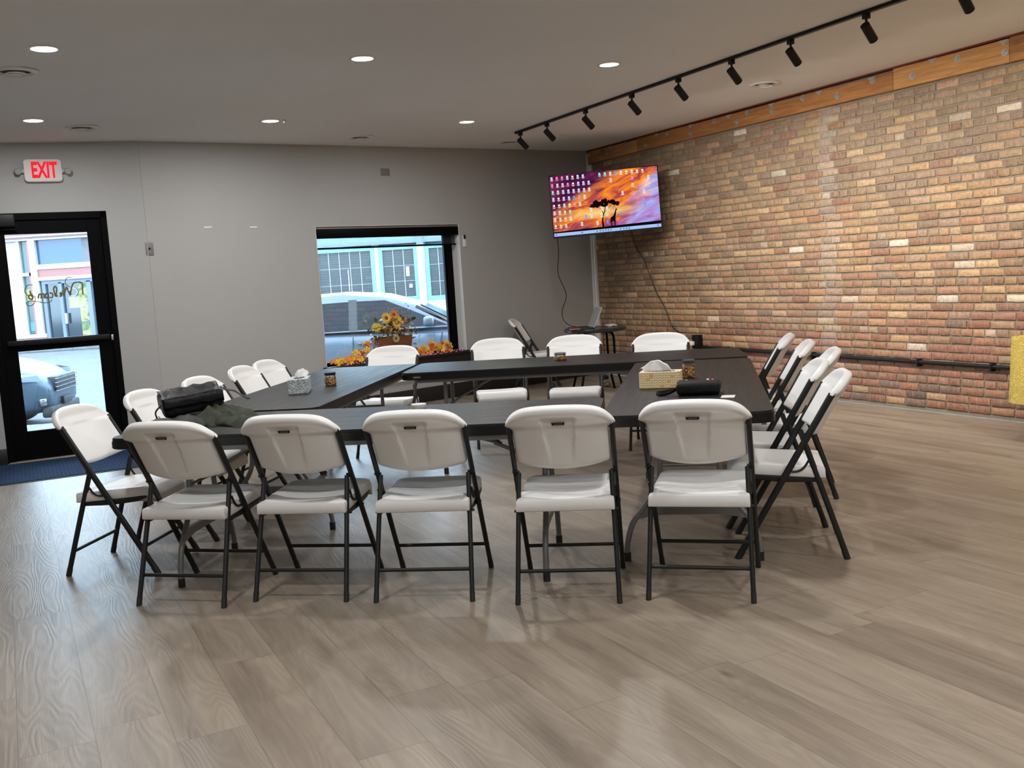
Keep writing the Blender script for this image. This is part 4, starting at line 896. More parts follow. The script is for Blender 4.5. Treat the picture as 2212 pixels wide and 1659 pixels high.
bm = B(); bb(bm, (-0.055, -0.035, 0), (0.055, 0.035, 0.014), 0.003); q = tag(mk('small_red_box', bm, plain('dull_red', (0.32, 0.09, 0.07), 0.5)), 'small red and pale box beside the laptop', 'box'); q.location = (0.715, 10.775, 0.7325); q.rotation_euler = (0, 0, 0.1)
bm = B(); p_ = []
q = random.Random(3)
for k in range(26): a = k * 0.9; p_.append((0.035 * cos(a) * (1 + 0.9 * q.random()) + 0.02 * sin(k * .35), 0.055 * sin(a) * (1 + 0.5 * q.random()), 0.004 + 0.022 * q.random()))
bm2 = B(); tube(bm2, smooth_path(p_, 5), 0.0026, 6); bm.free()
o = tag(mk('white_cable', bm2, plain('white_cable_plastic', (0.72, 0.71, 0.68), 0.4)), 'tangled white cable on the right side of the round table', 'cable'); o.location = (1.13, 10.95, 0.7335)

# ------------------------------------------------------------------ television and its cables
Mtv = T((1.180, 11.40, 2.116)) @ R(0.6, 'Z') @ R(-1.95, 'Y')
tv = thing('television', 'wall mounted television showing a sunset desktop', 'television', Mtv)
TWd, THt = 1.238, 0.708
bm = B(); prism(bm, rrect(-TWd / 2, -THt / 2, TWd / 2, THt / 2, 0.006), 0, 0.028, XZ); bb(bm, (-0.42, 0.0, -0.27), (0.42, 0.045, 0.12), 0.012); mk('television_body', bm, M_BLACKPL, tv)
SWd, SHt = TWd - 0.022, THt - 0.030
n = N('sunset_desktop'); v = n.obj(); sp = n.n('SeparateXYZ', ins={0: v})
U = n.math('ADD', n.math('DIVIDE', sp.outputs[0], SWd), 0.5); V = n.math('SUBTRACT', 0.5, n.math('DIVIDE', sp.outputs[2], SHt))
rot = n.n('VectorRotate', rotation_type='Y_AXIS', ins={'Vector': v, 'Angle': 0.30})
cl = n.noise(n.vmul(rot.outputs[0], (2.3, 1, 7.5)), 1.35, 6, 0.62, 0.7); cl2 = n.noise(n.vmul(rot.outputs[0], (1.5, 1, 6)), 1.9, 3, 0.5)
org = n.ramp(cl, [(0.34, (0.22, 0.03, 0.12)), (0.44, (0.55, 0.09, 0.06)), (0.50, (0.85, 0.20, 0.02)), (0.60, (1.0, 0.34, 0.03)), (0.72, (1.0, 0.60, 0.20))])
lav = n.ramp(cl, [(0.32, (0.28, 0.10, 0.36)), (0.47, (0.50, 0.26, 0.62)), (0.55, (0.30, 0.42, 0.92)), (0.66, (0.92, 0.55, 0.55)), (0.78, (1.0, 0.80, 0.60))])
dk = n.ramp(cl, [(0.35, (0.030, 0.005, 0.04)), (0.55, (0.10, 0.012, 0.07)), (0.75, (0.35, 0.04, 0.08))])
mr = n.ramp(n.math('MULTIPLY', 0.5, n.math('ADD', n.math('MULTIPLY_ADD', U, 1.0, n.math('MULTIPLY', V, 0.5)), n.math('MULTIPLY', cl2, 0.5))), [(0.60, (0, 0, 0)), (0.68, (1, 1, 1))])
c = n.mix(mr, org, lav)
ml = n.ramp(n.math('ADD', n.math('ADD', U, n.math('MULTIPLY', V, 0.95)), n.math('MULTIPLY', cl2, 0.35)), [(0.70, (1, 1, 1)), (0.92, (0, 0, 0))])
c = n.mix(ml, c, dk)
gl = n.math('MULTIPLY', n.ramp(n.math('ABSOLUTE', n.math('SUBTRACT', V, n.math('MULTIPLY_ADD', U, -0.06, 0.69))), [(0.0, (1, 1, 1)), (0.11, (0, 0, 0))]), n.ramp(U, [(0.06, (0, 0, 0)), (0.4, (1, 1, 1)), (0.62, (0.8, 0.8, 0.8)), (0.9, (0, 0, 0))]))
c = n.mix(n.math('MULTIPLY', gl, 0.8), c, (1.0, 0.78, 0.30))
e = n.n('Emission', ins={'Color': c, 'Strength': 1.0}); n.surf(e.outputs[0])
bm = B(); bb(bm, (-SWd / 2, -0.0288, -SHt / 2 + 0.006), (SWd / 2, -0.0282, SHt / 2 + 0.006)); scr = mk('screen', bm, n.m, tv, 0)
def uv(u, v): return ((u - 0.5) * SWd, (0.5 - v) * SHt + 0.006)
M_SIL = emit('screen_black', (0.004, 0.002, 0.004), 1.0)
bm = B()
def flat(pts, y=-0.0296): 
    f = [bm.verts.new((uv(a, b)[0], y, uv(a, b)[1])) for a, b in pts]; bm.faces.new(f)
flat([(0, 0.925), (0.3, 0.915), (0.7, 0.905), (1, 0.895), (1, 0.95), (0, 0.95)])
q = random.Random(5)
for k in range(46):                                                     # crown of the thorn tree
    a = q.random() * 2 * pi; rr_ = sqrt(q.random()); u = 0.485 + 0.130 * rr_ * cos(a); v = 0.545 + 0.050 * rr_ * sin(a) + 0.10 * (u - 0.485) ** 2 * 12 - 0.02
    w_, h_ = q.uniform(0.012, 0.030), q.uniform(0.016, 0.036); m_ = 9; flat([(u + w_ * cos(2 * pi * i / m_) * q.uniform(.7, 1.2), v + h_ * sin(2 * pi * i / m_) * q.uniform(.7, 1.2)) for i in range(m_)], -0.0296 - k * 1e-6)
def stroke(ps, ws):
    for (a, b), w0, w1 in zip(zip(ps, ps[1:]), ws, ws[1:]): flat([(a[0] - w0, a[1]), (a[0] + w0, a[1]), (b[0] + w1, b[1]), (b[0] - w1, b[1])], -0.0297)
stroke([(0.462, 0.93), (0.458, 0.80), (0.470, 0.72), (0.490, 0.63), (0.495, 0.58)], [0.009, 0.007, 0.005, 0.004, 0.003]); stroke([(0.474, 0.70), (0.452, 0.62), (0.43, 0.58)], [0.004, 0.003, 0.002]); stroke([(0.482, 0.68), (0.53, 0.60), (0.55, 0.56)], [0.003, 0.002, 0.002])
flat([(0.530, 0.800), (0.540, 0.765), (0.560, 0.750), (0.575, 0.700), (0.585, 0.648), (0.592, 0.628), (0.608, 0.650), (0.594, 0.655), (0.590, 0.700), (0.582, 0.760), (0.580, 0.810), (0.560, 0.835), (0.540, 0.840)], -0.0298)
for u in (0.536, 0.546, 0.568, 0.577): stroke([(u, 0.82), (u - 0.002, 0.87), (u, 0.925)], [0.005, 0.003, 0.003])
mk('tree_and_giraffe_picture', bm, M_SIL, scr, 0)
M_IW, M_IY, M_IB, M_IG, M_IP = emit('icon_white', (0.80, 0.86, 0.92), 1.1), emit('icon_cream', (0.95, 0.85, 0.55), 1.1), emit('icon_blue', (0.12, 0.35, 0.80), 1.1), emit('icon_green', (0.25, 0.85, 0.70), 1.1), emit('icon_pink', (0.9, 0.25, 0.45), 1.1)
IM = [M_IW, M_IY, M_IB, M_IG, M_IP]; icon_protos = {}
def icon(u, v, mi):
    global bm
    x_, z_ = uv(u, v); Mi = T((x_, 0, z_))
    if mi not in icon_protos:
        bm = B(); u0_, v0_ = 0.5, 0.5 + 0.006 / SHt; w_, h_ = 0.0088, 0.020 if mi != 1 else 0.015
        flat([(u0_ - w_, v0_ - h_), (u0_ + w_, v0_ - h_), (u0_ + w_, v0_ + h_), (u0_ - w_, v0_ + h_)], -0.0300)
        if mi == 0: flat([(u0_ - .005, v0_ - .004), (u0_ + .005, v0_ - .004), (u0_ + .005, v0_ + .010), (u0_ - .005, v0_ + .010)], -0.0303); bm.faces.ensure_lookup_table(); bm.faces[-1].material_index = 1
        for dv, ww in ((0.030, 0.015), (0.041, 0.009)): flat([(u0_ - ww, v0_ + dv - .003), (u0_ + ww, v0_ + dv - .003), (u0_ + ww, v0_ + dv + .003), (u0_ - ww, v0_ + dv + .003)], -0.0300)
        for f in bm.faces[-2:] if False else []: pass
        icon_protos[mi] = mk('desktop_icon', bm, IM[mi], scr, 0, Mi, [M_IB] if mi == 0 else [])
    else:
        c_ = icon_protos[mi].copy(); COL.objects.link(c_); c_.parent = scr; c_.matrix_local = Mi
q = random.Random(11)
rows = [7, 8, 8, 7, 6, 4, 4, 3]
for r_, cnt in enumerate(rows):
    for c_ in range(cnt): icon(0.020 + c_ * 0.0485 + (0.0 if r_ else 0), 0.045 + r_ * 0.112, q.choice([0, 0, 0, 1, 1, 2, 3, 4] if (r_ + c_) % 3 else [0, 0, 0]))
for c_ in range(9): icon(0.465 + c_ * 0.050, 0.045, [3, 3, 0, 2, 0, 1, 0, 1, 1][c_])
for u, v, m_ in ((0.565, 0.15, 0), (0.765, 0.15, 4), (0.765, 0.26, 1), (0.915, 0.16, 0), (0.665, 0.38, 0), (0.865, 0.385, 0), (0.865, 0.60, 2), (0.36, 0.60, 0), (0.46, 0.60, 0), (0.51, 0.60, 0), (0.31, 0.71, 2), (0.36, 0.71, 0), (0.455, 0.71, 0), (0.505, 0.71, 3), (0.265, 0.82, 0), (0.41, 0.83, 0), (0.505, 0.83, 2)): icon(u, v, m_)
bm = B(); flat([(0, 0.948), (1, 0.948), (1, 1.0), (0, 1.0)], -0.0297); tb = mk('taskbar', bm, emit('taskbar_blue', (0.33, 0.52, 0.86), 1.1), scr, 0)
bm = B()
for u in (0.02, 0.26, 0.40, 0.43, 0.455, 0.48, 0.505, 0.53, 0.62, 0.65, 0.675, 0.70, 0.97): flat([(u - .006, .962), (u + .006, .962), (u + .006, .986), (u - .006, .986)], -0.0303)
mk('taskbar_icons', bm, emit('taskbar_dark', (0.08, 0.2, 0.45), 1.0), scr, 0)
bm = B()
box(bm, (0.0, 0.075, -0.02), (0.40, 0.03, 0.40), None, 0.004); tube(bm, [(0, 0.08, 0), (-0.17, 0.45, 0.0)], 0.022, 10); tube(bm, [(-0.17, 0.45, 0.0), (0.16, 0.98, 0.01)], 0.022, 10)
mk('wall_arm', bm, M_BLACKPL, tv)
bm = B(); tube(bm, smooth_path([(0.615, 11.45, 1.84), (0.640, 11.75, 1.58), (0.64, 12.10, 1.34), (0.735, 12.30, 1.08), (0.665, 12.10, 0.90), (0.655, 11.75, 0.80), (0.70, 11.30, 0.755), (0.80, 11.06, 0.739)], 8), 0.0045, 8)
tag(mk('television_cable', bm, M_BLACKPL), 'black cable hanging from the television to the laptop', 'cable', 'television cables')
def bp(s, y, z): return FB @ Vector((s, y, z))
bm = B(); tube(bm, smooth_path([(1.46, 11.45, 1.80), bp(1.112, -0.12, 1.60), bp(1.16, -0.05, 1.452), bp(1.341, -0.02, 1.064), bp(1.435, -0.02, 0.954), bp(1.511, -0.02, 0.856), bp(1.634, -0.02, 0.658), bp(1.772, -0.03, 0.591), bp(1.98, -0.06, 0.52)], 6), 0.0045, 8)
tag(mk('television_cable', bm, M_BLACKPL), 'dark cable running down the bricks below the television', 'cable', 'television cables')
t = thing('power_adapter', 'small black power adapter on the floor under the round table', 'power adapter', loc=(1.10, 11.62, 0))
bm = B(); box(bm, (0, 0, 0.10), (0.075, 0.055, 0.045), None, 0.014, 3); mk('adapter_body', bm, M_BLACKPL, t)
bm = B(); tube(bm, smooth_path([(0, 0, 0.12), (0.0, -0.05, 0.35), (-0.02, -0.25, 0.60), (-0.03, -0.30, 0.685)], 6), 0.004, 8); tube(bm, smooth_path([(-0.01, 0, 0.08), (-0.07, -0.02, 0.005), (-0.03, -0.05, 0.004), (0.05, 0.0, 0.006), (0.03, 0.03, 0.05), (-0.03, 0.02, 0.005), (0.02, -0.12, 0.004), (0.16, -0.20, 0.004)], 6), 0.004, 8); mk('adapter_cord', bm, M_BLACKPL, t)

# ------------------------------------------------------------------ autumn decorations on the sill
n = N('woven_wicker'); v = n.obj(); br = n.n('TexBrick', offset=0.5, ins={'Vector': n.n('Mapping', ins={'Vector': v, 'Rotation': (radians(90), 0, 0)}).outputs[0], 'Scale': 1.0, 'Brick Width': 0.030, 'Row Height': 0.011, 'Mortar Size': 0.0016, 'Mortar Smooth': 1.0, 'Color1': (0.22, 0.072, 0.028), 'Color2': (0.30, 0.11, 0.045), 'Mortar': (0.11, 0.036, 0.016)})
n.pbr(br.outputs['Color'], 0.5, 0, 0.4, n.bump(n.math('MULTIPLY', br.outputs['Fac'], -1.0), 0.9, 0.01)); M_WICK = n.m
LEAFM = [plain('leaf_yellow', (0.80, 0.50, 0.03), 0.55), plain('leaf_orange', (0.78, 0.24, 0.02), 0.55), plain('leaf_red', (0.50, 0.05, 0.02), 0.55), plain('leaf_cream', (0.55, 0.42, 0.22), 0.55), plain('leaf_green', (0.09, 0.11, 0.04), 0.6), plain('leaf_brown', (0.16, 0.08, 0.03), 0.6)]
t = thing('flower_basket', 'wicker basket of artificial sunflowers and autumn leaves on the window sill', 'flower basket', FW @ T((2.66, 0.045, WZ0)))
bm = B(); w0, w1, d0, d1 = 0.185, 0.225, 0.075, 0.095; k = 12; rings = []
for z_, sc_ in ((0, 0), (0.06, 0.3), (0.12, 0.6), (0.18, 0.85), (0.235, 1.0), (0.245, 1.05), (0.235, 0.92), (0.20, 0.9)):
    q_ = rrect(-(w0 + (w1 - w0) * sc_), -(d0 + (d1 - d0) * sc_), w0 + (w1 - w0) * sc_, d0 + (d1 - d0) * sc_, 0.03, 5); rings.append([bm.verts.new((a, b, z_)) for a, b in q_])
for A_, B_ in zip(rings, rings[1:]):
    for i in range(len(A_)): bm.faces.new((A_[i], A_[(i + 1) % len(A_)], B_[(i + 1) % len(A_)], B_[i]))
bm.faces.new(rings[0]); bm.faces.new(rings[-1]); mk('basket', bm, M_WICK, t, 0.9)
def leaves(bm, q, cnt, cen, spread, size, mats, outdir=None, maple=False):
    for _ in range(cnt):
        p = Vector((cen[0] + q.gauss(0, spread[0]), cen[1] + q.gauss(0, spread[1]), cen[2] + q.gauss(0, spread[2])))
        d = Vector((q.uniform(-1, 1), q.uniform(-1, 0.6), q.uniform(-0.3, 1))); f0 = len(bm.faces); s = size * q.uniform(0.7, 1.2); mi = q.choice(mats)
        if maple:
            nr = Vector((q.uniform(-.5, .5), -1, q.uniform(-.2, .9))).normalized(); sx = nr.cross(Vector((0, 0, 1))).normalized(); a0 = q.random() * 6
            for k_ in range(5):
                a = a0 + (k_ - 2) * 0.85; dd_ = sx * cos(a) + nr.cross(sx) * sin(a); leafblade(bm, p, dd_, nr, s * (1.0 if k_ == 2 else 0.8), s * 0.24)
        else: leafblade(bm, p, d, (q.uniform(-1, 1), q.uniform(-1, 1), 1), s, s * 0.26)
        bm.faces.ensure_lookup_table()
        for f in bm.faces[f0:]: f.material_index = mi
q = random.Random(21)
bm = B(); leaves(bm, q, 190, (0.0, -0.01, 0.34), (0.115, 0.05, 0.065), 0.080, [3, 3, 4, 4, 4, 5, 0, 1]); leaves(bm, q, 26, (0.0, -0.04, 0.25), (0.15, 0.04, 0.03), 0.08, [3, 0, 4, 5]); leaves(bm, q, 14, (0.24, -0.03, 0.16), (0.03, 0.03, 0.06), 0.06, [0, 3, 5, 2])
for k_ in range(34):
    a = Vector((q.gauss(0, 0.09), q.gauss(0, 0.03), 0.24)); e_ = a + Vector((q.gauss(0, 0.09), q.gauss(-0.02, 0.04), q.uniform(0.08, 0.24))); f0 = len(bm.faces); tube(bm, [a, (a + e_) / 2 + Vector((0, 0, 0.02)), e_], 0.002, 5); bm.faces.ensure_lookup_table()
    for f in bm.faces[f0:]: f.material_index = 5
mk('foliage', bm, LEAFM[0], t, 0, None, LEAFM[1:])['kind'] = 'stuff'
def sunflower(c, r, mp, nr=(0, -1, 0.3), mc=None):
    bm = B(); nr = Vector(nr).normalized(); sx = nr.cross(Vector((0, 0, 1))).normalized(); sz = sx.cross(nr)
    for ring_, cnt, ln in ((0, 15, 1.0), (1, 13, 0.82)):
        for k_ in range(cnt): a = 2 * pi * (k_ + 0.5 * ring_) / cnt; dd_ = sx * cos(a) + sz * sin(a) + nr * (0.15 + 0.25 * ring_); leafblade(bm, Vector(c) + (sx * cos(a) + sz * sin(a)) * r * 0.25, dd_, nr, r * ln, r * 0.17)
    o = mk('sunflower', bm, mp, t, 0)
    bm = B(); lathe(bm, [(r * 0.38, 0), (r * 0.34, r * 0.14), (0, r * 0.2)], 16); mk('flower_centre', bm, mc or LEAFM[5], o, 0.6, T(Vector(c) + nr * 0.004) @ nr.to_track_quat('Z', 'Y').to_matrix().to_4x4())
sunflower((-0.095, -0.06, 0.455), 0.056, LEAFM[0]); sunflower((0.02, -0.085, 0.395), 0.058, LEAFM[0]); sunflower((-0.215, -0.04, 0.365), 0.048, plain('petal_lime_yellow', (0.72, 0.66, 0.05), 0.5), (-0.5, -1, 0.2), LEAFM[0]); sunflower((0.015, -0.05, 0.485), 0.048, LEAFM[1]); sunflower((-0.02, -0.11, 0.225), 0.042, LEAFM[3], (0, -1, 0))
bm = B()
for k_ in range(60):
    c_ = q.choice([(0.17, 0.46), (-0.20, 0.20), (0.26, 0.27), (0.10, 0.52), (-0.05, 0.56), (0.20, 0.55)]); icos(bm, (c_[0] + q.gauss(0, 0.03), q.uniform(-0.07, 0.02), c_[1] + q.gauss(0, 0.03)), 0.0065, 1)
mk('berries', bm, plain('burgundy_berries', (0.10, 0.012, 0.02), 0.3), t)['kind'] = 'stuff'
for nm, x0, x1, lb, hs in (('leaf_garland', 1.93, 2.30, 'autumn leaf garland at the left end of the window sill', [0.03, 0.035, 0.04, 0.05, 0.10, 0.17]), ('leaf_garland', 2.95, 3.42, 'autumn leaf garland at the right side of the window sill', [0.05, 0.05, 0.10, 0.07, 0.09, 0.06])):
    g = thing(nm, lb, 'garland', FW @ T((0, 0, WZ0)), group='leaf garlands on the sill'); bm = B()
    for k_, h_ in enumerate(hs):
        for zz in [h_ * f_ for f_ in ((0.35, 1.0) if h_ < 0.12 else (0.25, 0.6, 1.0))]:
            leaves(bm, q, 6, (x0 + (x1 - x0) * k_ / 5, 0.0, 0.015 + zz), (0.03, 0.025, 0.008), 0.048, [0, 0, 0, 1, 1, 2], maple=True)
    mk('leaves', bm, LEAFM[0], g, 0, None, LEAFM[1:])['kind'] = 'stuff'
    bm = B(); pts = smooth_path([(x0 - 0.03 + (x1 - x0 + 0.06) * k_ / 9, 0.0 + 0.02 * sin(k_ * 2), 0.02 + 0.01 * cos(k_ * 3)) for k_ in range(10)], 4); tube(bm, pts, 0.003, 6); mk('vine', bm, LEAFM[5], g)
fl = thing('fairy_lights', 'string of pink fairy lights along the window sill', 'string lights', FW @ T((0, 0, WZ0)))
bm = B(); pp_ = [(1.95 + 1.62 * k_ / 60, -0.055 + 0.014 * sin(k_ * 1.9), 0.012 + 0.010 * cos(k_ * 2.3)) for k_ in range(61)]; tube(bm, smooth_path(pp_, 3), 0.0012, 5); mk('light_wire', bm, plain('pink_wire', (0.45, 0.10, 0.25), 0.4), fl)
bm = B()
for k_, p in enumerate(pp_):
    if k_ % 2 == 0 or k_ > 40: icos(bm, (p[0], p[1] - 0.004, p[2] + 0.003), 0.0052, 1)
mk('bulbs', bm, emit('pink_bulbs', (1.0, 0.12, 0.32), 1.6), fl, 0.8)['kind'] = 'stuff'

# ------------------------------------------------------------------ table with a gold cloth at the right edge
t = thing('folding_table', 'black legged table mostly outside the photo under the gold cloth', 'table', loc=(3.45, 6.80, 0), rz=radians(-63.3))
bm = B(); bb(bm, (0, 0, 0.70), (1.5, 0.66, 0.738), 0.006); mk('table_top', bm, M_TOP, t)
for xx, yy in ((0.09, 0.06), (0.09, 0.60), (1.41, 0.06), (1.41, 0.60)):
    bm = B(); cyl(bm, (xx, yy, 0.03), (xx, yy, 0.70), 0.0125); lg = mk('leg', bm, M_DARK, t); bm = B(); cyl(bm, (xx, yy, 0.0), (xx, yy, 0.045), 0.016); mk('foot_cap', bm, M_CAP, lg)
bm = B(); cyl(bm, (0.09, 0.06, 0.11), (0.09, 0.60, 0.11), 0.008); cyl(bm, (1.41, 0.06, 0.11), (1.41, 0.60, 0.11), 0.008); mk('stretcher', bm, M_DARK, t)
n = N('gold_brocade'); v = n.obj(); sw = n.noise(v, 9, 2, 0.5, 3.0); pt = n.math('SINE', n.math('MULTIPLY', sw, 60.0)); wr = n.noise(v, 6, 4)
n.pbr(n.mix(n.math('MULTIPLY_ADD', pt, 0.5, 0.5), (0.46, 0.33, 0.05), (0.62, 0.48, 0.12)), n.math('MULTIPLY_ADD', pt, 0.15, 0.42), 0, 0.5, n.bump(n.math('ADD', n.math('MULTIPLY', pt, 0.15), wr), 0.7, 0.012)); M_GOLD = n.m
bm = B(); ox, oy = 0.012, 0.012; per = []
def cl_pt(s, drop):                                  # walk round the table edge
    L_, W_ = 1.5, 0.66; P_ = 2 * (L_ + W_); s %= P_
    if s < L_: b_ = Vector((s, -0, 0)); nn = Vector((0, -1, 0))
    elif s < L_ + W_: b_ = Vector((L_, s - L_, 0)); nn = Vector((1, 0, 0))
    elif s < 2 * L_ + W_: b_ = Vector((L_ - (s - L_ - W_), W_, 0)); nn = Vector((0, 1, 0))
    else: b_ = Vector((0, W_ - (s - 2 * L_ - W_), 0)); nn = Vector((-1, 0, 0))
    f_ = 0.5 + 0.5 * sin(s * 21) ; hem = 0.44 + 0.015 * sin(s * 5 + 1)
    o_ = 0.012 + (0.012 + 0.030 * f_) * drop; k_ = b_ + nn * o_ + (Vector((0, 0, 0)))
    return Vector((k_.x, k_.y, 0.746 - hem * drop))
ns, nd = 176, 12; G = []
for j in range(nd + 1): G.append([bm.verts.new(cl_pt(i * 4.32 / ns, j / nd)) for i in range(ns)])
for j in range(nd):
    for i in range(ns): bm.faces.new((G[j][i], G[j][(i + 1) % ns], G[j + 1][(i + 1) % ns], G[j + 1][i]))
bm.faces.new(G[0])
o = tag(mk('gold_tablecloth', bm, M_GOLD, None, 1.2), 'shiny gold patterned tablecloth cut by the right edge of the photo', 'tablecloth'); o.location = (3.45, 6.80, 0); o.rotation_euler = (0, 0, radians(-63.3))
# ------------------------------------------------------------------ outside: pavement, street, parked cars, buildings opposite
GZ = -0.35
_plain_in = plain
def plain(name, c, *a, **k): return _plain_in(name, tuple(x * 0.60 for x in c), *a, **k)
n = N('worn_street_surface'); v = n.obj(); a = n.noise(v, 0.9, 5, 0.6); b = n.noise(v, 45, 3); vo = n.n('TexVoronoi', feature='DISTANCE_TO_EDGE', ins={'Vector': v, 'Scale': 5.0})
near = n.math('LESS_THAN', n.n('SeparateXYZ', ins={0: v}).outputs[1], 21.0)
c = n.mix(a, (0.060, 0.064, 0.070), (0.105, 0.110, 0.118)); c = n.mix(n.math('MULTIPLY', n.math('MULTIPLY', n.math('LESS_THAN', vo.outputs['Distance'], 0.03), near), 0.5), c, (0.025, 0.028, 0.033)); n.pbr(c, 0.8, 0, 0.3, n.bump(b, 0.5, 0.01)); M_STREET = n.m
n = N('concrete_pavement'); v = n.obj(); a = n.noise(v, 1.5, 5, 0.6); br = n.n('TexBrick', offset=0.0, ins={'Vector': v, 'Scale': 1.0, 'Brick Width': 1.5, 'Row Height': 1.5, 'Mortar Size': 0.012, 'Color1': (1, 1, 1), 'Color2': (0.93, 0.93, 0.93), 'Mortar': (0.5, 0.5, 0.5)})
n.pbr(n.mix(1.0, n.mix(a, (0.10, 0.10, 0.10), (0.14, 0.14, 0.138)), br.outputs['Color'], 'MULTIPLY'), 0.85, 0, 0.3); M_PAVE = n.m
bm = B(); bb(bm, (-48, -6, GZ - 0.2), (28, 60, GZ)); st_o = tag(mk('street', bm, M_STREET, None, 0), None, None, kind='structure')
bm = B(); bb(bm, (-48, 34.2, GZ), (28, 38.0, -0.14), 0.02, 1); tag(mk('far_pavement', bm, M_PAVE, None, 0), None, None, kind='structure')
bm = B(); v_ = [BEND + Vector((-.17, .20, 0)), COR + Vector((0.3, .45, 0)), COR + Vector((1.5, 0.6, 0)), Vector((3.0, 13.72, 0)), Vector((-12.0, 11.9, 0)), D0 + DD * -9 + Vector((-.15, .25, 0))]
a = [bm.verts.new((p.x, p.y, GZ)) for p in v_]; b = [bm.verts.new((p.x, p.y, -0.16)) for p in v_]
bm.faces.new(a); bm.faces.new(b)
for i in range(len(a)): bm.faces.new((a[i], a[(i + 1) % len(a)], b[(i + 1) % len(a)], b[i]))
tag(mk('near_pavement', bm, M_PAVE, None, 0), None, None, kind='structure')

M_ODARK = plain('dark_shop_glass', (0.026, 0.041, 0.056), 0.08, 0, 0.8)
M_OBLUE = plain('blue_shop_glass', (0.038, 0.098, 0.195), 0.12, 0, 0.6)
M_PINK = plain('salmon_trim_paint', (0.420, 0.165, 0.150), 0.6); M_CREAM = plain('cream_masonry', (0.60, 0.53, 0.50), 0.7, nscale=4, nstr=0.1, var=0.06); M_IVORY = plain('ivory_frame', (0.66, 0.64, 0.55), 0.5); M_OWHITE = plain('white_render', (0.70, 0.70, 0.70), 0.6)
YF = 38.0
bl = thing('storefront_building', 'pink and cream storefront across the street, seen through the glass door', 'building', loc=(0, YF, -0.14))
def part(name, boxes, mat, parent=bl, bev=0.0):
    bm = B()
    for b_ in boxes: bb(bm, b_[:3], b_[3:], bev, 1)
    return mk(name, bm, mat, parent, 0.6)
part('wall', [(-27.0, 0.30, 0, -11.5, 5.0, 7.5), (-19.75, -0.02, 0.1, -18.30, 0.3, 3.85), (-27, 0.0, 0, -22.5, 0.3, 4.2), (-13.2, 0.0, 0, -11.5, 0.3, 4.2), (-27, 0.0, 4.9, -11.5, 0.3, 7.5)], M_CREAM)
part('brick_base', [(-20.6, -0.10, 0, -17.55, 0.28, 0.16)], plain('pinkish_brick_base', (0.42, 0.22, 0.20), 0.8, var=0.2, nscale=9))
part('cornice', [(-22.5, -0.30, 4.02, -11.5, 0.3, 4.22), (-22.5, -0.22, 3.90, -11.5, 0.3, 3.95), (-22.5, -0.24, 4.35, -11.5, 0.3, 4.85)], M_PINK)
part('cornice_moulding', [(-22.5, -0.26, 3.95, -11.5, 0.3, 4.02), (-22.5, -0.35, 4.22, -11.5, 0.3, 4.35), (-22.5, -0.15, 3.82, -11.5, 0.3, 3.90)], M_OWHITE)
part('transom_band', [(-17.7, -0.08, 2.42, -13.2, 0.3, 2.72)], M_PINK)
part('white_rail', [(-17.7, -0.12, 2.72, -13.2, 0.3, 2.90), (-17.7, -0.12, 2.30, -13.2, 0.3, 2.42), (-20.3, -0.15, 0.16, -17.55, 0.25, 0.30), (-18.35, -0.1, 2.50, -17.75, 0.2, 2.62)], M_OWHITE)
part('mullion', [(-17.86, -0.14, 0.2, -17.62, 0.28, 3.82), (-18.32, -0.08, 0.2, -18.22, 0.28, 3.82), (-19.95, -0.05, 0.2, -19.78, 0.28, 3.9), (-21.9, -0.05, 0.2, -21.75, 0.28, 3.9)], M_IVORY)
part('pink_strip', [(-17.95, -0.10, 0.3, -17.86, 0.28, 3.8)], M_PINK)
part('transom_window', [(-17.62, 0.05, 2.90, -13.2, 0.28, 3.82)], M_OBLUE)
part('side_window', [(-18.22, 0.06, 0.32, -17.95, 0.28, 2.5), (-18.22, 0.06, 2.62, -17.95, 0.28, 3.80)], plain('greenish_shop_glass', (0.098, 0.188, 0.188), 0.15))
part('side_window', [(-21.75, 0.06, 0.32, -19.95, 0.28, 3.80)], M_ODARK)
part('window_poster', [(-18.18, 0.03, 1.55, -18.02, 0.07, 2.0)], plain('yellow_poster', (0.413, 0.375, 0.105), 0.5)); part('window_poster', [(-18.17, 0.03, 0.42, -18.0, 0.07, 0.75)], plain('cyan_poster', (0.075, 0.315, 0.450), 0.5))
part('transom_curtain', [(-15.9, 0.02, 2.92, -13.2, 0.06, 3.80)], plain('grey_curtain', (0.203, 0.188, 0.203), 0.8, var=0.4, nscale=3))
dr = part('shop_door', [(-17.55, -0.04, 0.0, -17.42, 0.25, 2.30), (-16.92, -0.05, 0.0, -16.80, 0.25, 2.20), (-17.55, -0.05, 2.16, -13.3, 0.25, 2.30), (-15.86, -0.05, 0.0, -15.70, 0.25, 2.2), (-13.4, -0.05, 0.0, -13.2, 0.25, 2.2)], plain('grey_blue_door_frame', (0.188, 0.225, 0.300), 0.5))
part('door_glass', [(-17.42, 0.08, 0.05, -16.92, 0.2, 2.16)], M_ODARK, dr); part('door_glass', [(-16.80, 0.08, 0.05, -15.86, 0.2, 2.16)], M_ODARK, dr); part('shop_window_pane', [(-15.70, 0.08, 0.05, -13.4, 0.2, 2.16)], M_OBLUE, dr)
n = N('window_mural'); v = n.obj(); a = n.noise(v, 2.3, 3, 0.6, 1.0); n.pbr(n.ramp(a, [(0.3, (0.055, 0.10, 0.17)), (0.42, (0.045, 0.09, 0.03)), (0.5, (0.22, 0.18, 0.05)), (0.6, (0.25, 0.22, 0.125)), (0.72, (0.125, 0.06, 0.045))]), 0.5)
part('window_mural', [(-16.22, 0.03, 0.05, -15.88, 0.08, 2.10)], n.m, dr); part('door_handle', [(-16.76, -0.14, 0.62, -16.70, -0.03, 1.02)], M_IVORY, dr, 0.01)
